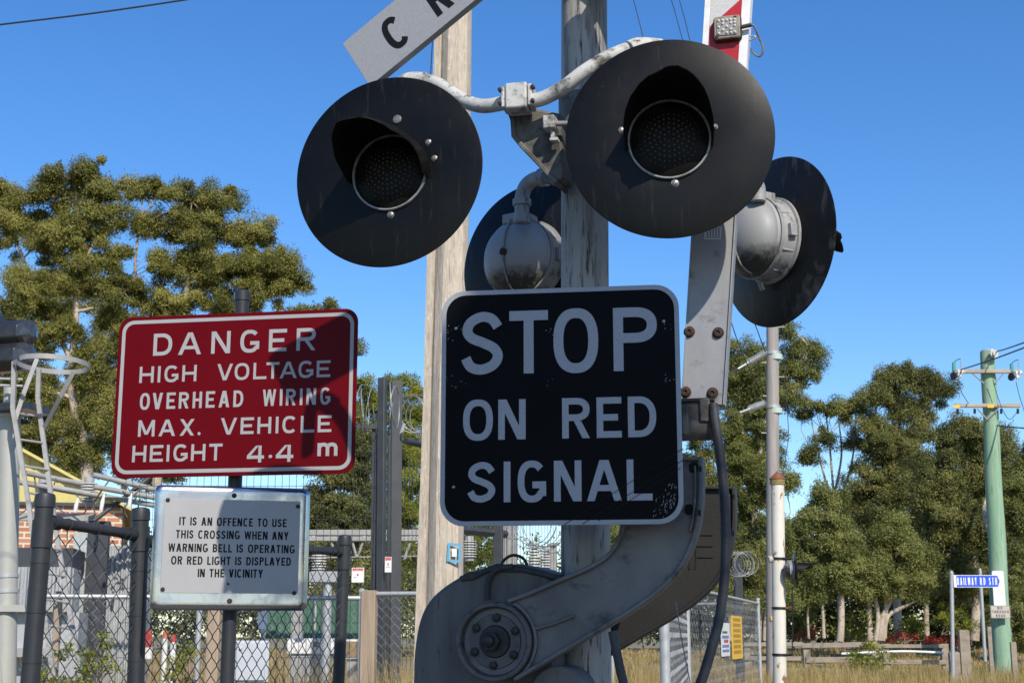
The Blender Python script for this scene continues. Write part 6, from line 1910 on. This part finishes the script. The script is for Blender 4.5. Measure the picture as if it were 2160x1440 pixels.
tree('eucalyptus_tree', 'loose green eucalypt filling in behind the grey and white poles', 'tree', TR,
     [[(1640, 1350, .2), (1642, 1240, .16), (1650, 1140, .08)], [(1540, 1350, .2), (1545, 1150, .14), (1550, 950, .06)]],
     [(1650, 1230, 60, 50), (1690, 1230, 40, 50), (1630, 1140, 40, 40), (1545, 1080, 40, 60), (1560, 930, 44, 56), (1600, 960, 40, 50), (1620, 1050, 34, 40), (1550, 830, 40, 44), (1500, 1180, 60, 60), (1590, 1180, 44, 50)],
     70, 'leaf_green', seed=33, leaf=(.17, .044), per_m2=6.5, clump=0.48)
tree('eucalyptus_tree', 'grey green eucalypt behind the green pole near the picture edge', 'tree', TR,
     [[(2095, 1350, .22), (2092, 1200, .17), (2090, 1080, .08)]],
     [(2100, 1080, 50, 50), (2110, 1180, 50, 60), (2150, 1130, 50, 60), (2060, 1100, 40, 60), (2060, 1240, 50, 50), (2130, 1270, 60, 50), (2150, 1030, 40, 40)],
     70, 'leaf_green', seed=34, leaf=(.17, .044), per_m2=6.5, clump=0.48)

# unseen tree added beside the camera to shade the stop sign and gate mechanism
tb = Vector((1.89, -.88, 0))
t = thing('added_shade_tree', 'dense unseen tree added beside the camera to shade the stop sign', 'tree', tb)
nL = 16000
d_ = rng.normal(size=(nL, 3)); d_ /= np.linalg.norm(d_, axis=1, keepdims=True)
d_ *= (rng.random(nL) ** .4)[:, None]
pos_ = np.array(tb) + np.array([0, 0, 5.74]) + d_ * np.array([.47, .44, .62])
dir_ = rng.normal(size=(nL, 3)); dir_ /= np.linalg.norm(dir_, axis=1, keepdims=True)
leaf_object('crown', pos_, dir_, rng.uniform(.06, .11, nL), rng.uniform(.03, .045, nL), rng.normal(.5, .2, nL), M['leaf_green'], t)
mb = MB()
mb.tube([tb, tb + Vector((.03, .02, 1.8)), tb + Vector((-.02, 0, 3.8)), tb + Vector((0, 0, 6))], [.07, .06, .045, .015], 10)
for k in range(9):
    a = k * 2.4
    mb.tube([tb + Vector((0, 0, 4.9 + .09 * k)), tb + Vector((.3 * math.cos(a), .3 * math.sin(a), 5.35 + .1 * k))], [.018, .006], 6)
mb.build('trunk', M['bark_brown'], t, smooth=60)

# low growth, each bush a thing
def bush(label, blobs, Y, m, per=90, per_m2=14, clump=.22, leaf=(.11, .04), cat='shrub', name='shrub', group=None, hang=.0):
    b = blobs[0]
    c = at(b[0], b[1] + b[3], Y)
    t = thing(name, label, cat, c, group)
    C, pos, d, ln, wd, tn, fc_ = clump_cloud(blobs, Y, per_m2, clump, per, leaf, .8, hang)
    leaf_object('foliage', pos, d, ln, wd, tn, M[m], t, face=fc_)
    mb = MB(); rr = random.Random(len(label))
    for k in range(7):
        e = C[rr.randrange(len(C))]
        mb.tube(wig(c + Vector((rr.uniform(-.1, .1), 0, -.2)), e, 4, .1, rr), [.02, .016, .012, .009, .005], 5, caps=False)
    mb.build('stem', M['bark_brown'], t, normals=False)
    return t
G1 = 'bushes under the trees'
bush('yellow green bush left of the forked trunks', [(1790, 1318, 26, 22), (1812, 1326, 20, 16)], 54, 'leaf_bright', group=G1)
bush('yellow green bush between the forked trunks and the dark trunk', [(1912, 1324, 26, 22), (1938, 1318, 18, 16)], 54, 'leaf_bright', group=G1)
bush('yellow green bush in front of the massive dark eucalypt', [(1990, 1300, 26, 26), (2020, 1312, 30, 26)], 53, 'leaf_bright', group=G1)
bush('red leaved shrub right of the white crossing post', [(1700, 1340, 24, 10)], 53, 'leaf_red', leaf=(.12, .05), group=G1)
bush('red leaved shrub under the forked trunks', [(1895, 1345, 26, 9), (1940, 1346, 30, 8)], 53, 'leaf_red', leaf=(.12, .05), group=G1)
bush('red leaved shrub at the foot of the massive dark eucalypt', [(1985, 1346, 26, 8), (2020, 1346, 20, 8)], 53, 'leaf_red', leaf=(.12, .05), group=G1)
bush('bright leafy shrub growing over the timber rail fence', [(1830, 1378, 38, 22), (1800, 1384, 24, 18), (1850, 1392, 30, 20)], 38, 'leaf_bright', leaf=(.10, .045), per_m2=12, clump=.2, group=G1)
G2 = 'weeds behind the black fence'
bush('yellow green weed clump at the ladder foot', [(110, 1400, 36, 46), (80, 1430, 30, 40)], 10.8, 'leaf_bright', leaf=(.05, .016), per_m2=60, clump=.08, per=60, group=G2)
bush('yellow green weeds between the first two black posts', [(200, 1410, 40, 44), (240, 1400, 30, 50), (170, 1435, 30, 30)], 10.8, 'leaf_bright', leaf=(.05, .016), per_m2=60, clump=.08, per=60, group=G2)
bush('tall weed stalk left of the square timber post', [(388, 1375, 12, 30), (378, 1415, 22, 30)], 11.5, 'leaf_bright', leaf=(.05, .016), per_m2=50, clump=.07, per=50, group=G2)
bush('dark green hedge behind the white cabinet and the mesh', [(690, 1260, 60, 26), (600, 1270, 50, 30), (760, 1270, 50, 40), (850, 1270, 50, 50), (740, 1240, 70, 30), (870, 1210, 60, 60)], 30, 'leaf_deep', per_m2=9, clump=.34, leaf=(.13, .04))

# far wood: a mass without single trees
fwb = [(x, 1250 + 18 * math.sin(x * .02), 70, 70, random.uniform(-4, 6)) for x in range(1440, 2300, 52)] + [(x, 1320, 60, 36, random.uniform(-4, 2)) for x in range(1440, 2300, 48)]
fwb += [(x, 1250 + 12 * math.sin(x * .03), 80, 80, random.uniform(-4, 6)) for x in range(-240, 1440, 62)]
C, pos, d, ln, wd, tn, fc_ = clump_cloud(fwb, 76, 2.4, .75, 70, (.34, .12), .5, .4)
fo = leaf_object('far_wood', pos, d, ln, wd, tn, M['leaf_green'], None, (0, 76, 0), face=fc_)
tag(fo, 'far dark wood closing the view behind the single trees', 'wood', kind='stuff')

# ------------------------------------------------------------------ ground and grass
def ground_z(x, y):
    t = min(1, max(0, (y - 44) / 14)); t = t * t * (3 - 2 * t)
    return .75 * t + .05 * mnoise.noise(Vector((x * .15, y * .15, 0))) * min(1, max(0, (y - 12) / 20))
gm = MB()
ys = [-120, -60, -20] + list(np.arange(-8, 70, 2.0)) + [80, 100, 140, 200, 300, 450, 700]
xs = [-500, -300, -150, -80] + list(np.arange(-40, 41, 2.5)) + [80, 150, 300, 500]
for y in ys:
    for x in xs: gm.v.append(Vector((x, y, ground_z(x, y))))
W = len(xs)
for j in range(len(ys) - 1):
    for i in range(W - 1): gm.f.append((j * W + i, j * W + i + 1, (j + 1) * W + i + 1, (j + 1) * W + i))
go = gm.build('ground', mat('ground_soil', (.20, .15, .085), (.26, .21, .11), rough=.95, scale=1.2, lo=.4, hi=.62, col3=(.12, .13, .04), scale3=.5, lo3=.5, hi3=.62, bump=.4, bscale=12), None, loc=(0, 0, 0))
go['kind'] = 'structure'

rd = MB(); n_ = 24
for i in range(n_ + 1):
    x = -60 + 120 * i / n_
    rd.v += [Vector((x, -7.5, .006)), Vector((x, 2.4, .006))]
for i in range(n_): rd.f.append((2 * i, 2 * i + 2, 2 * i + 3, 2 * i + 1))
ro = rd.build('road', mat('asphalt', (.045, .045, .046), (.06, .059, .057), rough=.9, scale=30, bump=.3, bscale=200), None, loc=(0, 0, 0))
ro['kind'] = 'structure'
vg = MB(); vg.add([(-40, 2.4, .004), (40, 2.4, .004), (40, 9, .004), (-40, 9, .004)], [(0, 1, 2, 3)])
vo = vg.build('gravel_verge', mat('ballast', (.10, .095, .09), (.16, .15, .135), rough=.95, scale=45, bump=.5, bscale=60), None, loc=(0, 0, 0))
vo['kind'] = 'structure'

def grass(name, label, region, n, hgt, m, width=.012, seed=3):
    r_ = np.random.default_rng(seed)
    x0, x1, y0, y1 = region
    x = r_.uniform(x0, x1, n); y = r_.uniform(y0, y1, n)
    # tufts
    k = n // 40
    tx, ty = r_.uniform(x0, x1, k), r_.uniform(y0, y1, k)
    idx = r_.integers(0, k, n)
    x = tx[idx] + r_.normal(0, .16, n); y = ty[idx] + r_.normal(0, .16, n)
    h = hgt * r_.uniform(.5, 1.25, n) * (.75 + .5 * r_.random(k)[idx])
    z = np.array([ground_z(a, b) for a, b in zip(x, y)])
    d = np.stack([r_.normal(0, .22, n), r_.normal(0, .22, n), np.ones(n)], 1)
    d /= np.linalg.norm(d, axis=1, keepdims=True)
    o = leaf_object(name, np.stack([x, y, z - .02], 1), d, h, np.full(n, width), .5 + r_.normal(0, .22, n), M[m], None, (0, 0, 0))
    return tag(o, label, 'grass', kind='stuff')
grass('dry_grass', 'tall straw coloured grass between the receding fence and the timber fence', (2.5, 16, 24, 39), 60000, .62, 'grass_dry', .020)
grass('green_grass', 'short green grass under the timber rail fence', (7, 16, 34, 44), 26000, .5, 'grass_green', .02, 5)
grass('dry_grass', 'straw coloured grass standing at the receding mesh fence', (.6, 4.2, 9, 24), 26000, .78, 'grass_dry', .013, 6)
grass('dry_grass', 'straw coloured grass at the timber post and the mesh panels', (-3.6, 0.4, 10.5, 16), 24000, .95, 'grass_dry', .011, 7)
grass('paddock_grass', 'dry pale grass of the paddock behind the timber fence', (-14, 24, 43, 60), 40000, .22, 'grass_dry', .03, 8)

# ------------------------------------------------------------------ sky, sun, camera
SUN_AZ, SUN_EL = 21.0, 39.0        # degrees to the right of straight behind the camera, and above the horizon
sa, se = R(SUN_AZ), R(SUN_EL)
S = Vector((math.sin(sa) * math.cos(se), -math.cos(sa) * math.cos(se), math.sin(se)))
w = bpy.data.worlds.new('World')
scene.world = w
w.use_nodes = True
wn, wl = w.node_tree.nodes, w.node_tree.links
sky = wn.new('ShaderNodeTexSky')
sky.sky_type = 'NISHITA'
sky.sun_disc = False
sky.sun_elevation = se
sky.sun_rotation = math.atan2(S.x, S.y)
sky.altitude = 0
sky.air_density = 1.0
sky.dust_density = .3
sky.ozone_density = 4.0
hs = wn.new('ShaderNodeHueSaturation')
hs.inputs['Saturation'].default_value = 1.26
hs.inputs['Hue'].default_value = .507
hs.inputs['Value'].default_value = .95
wl.new(sky.outputs['Color'], hs.inputs['Color'])
wl.new(hs.outputs['Color'], wn['Background'].inputs['Color'])
wn['Background'].inputs['Strength'].default_value = .15
sl = bpy.data.lights.new('sun', 'SUN')
sl.energy = 4.2
sl.angle = R(.53)
sl.color = (1.0, .93, .82)
so = bpy.data.objects.new('sun', sl)
COL.objects.link(so)
so.rotation_euler = S.to_track_quat('Z', 'Y').to_euler()

cam = bpy.data.cameras.new('camera')
cam.lens = 50
cam.sensor_width = 36
cam.clip_start = .05
cam.clip_end = 2000
cam.dof.use_dof = True
cam.dof.focus_distance = 4.2
cam.dof.aperture_fstop = 22
co = bpy.data.objects.new('camera', cam)
COL.objects.link(co)
co.location = (0, 0, EYE)
co.rotation_euler = (R(90) + PITCH, 0, 0)
scene.camera = co

scene.view_settings.view_transform = 'Standard'
scene.view_settings.look = 'None'
scene.view_settings.exposure = .3
scene.view_settings.gamma = 1
scene.render.engine = 'CYCLES'
scene.cycles.use_denoising = True
scene.cycles.max_bounces = 8
scene.cycles.transparent_max_bounces = 8
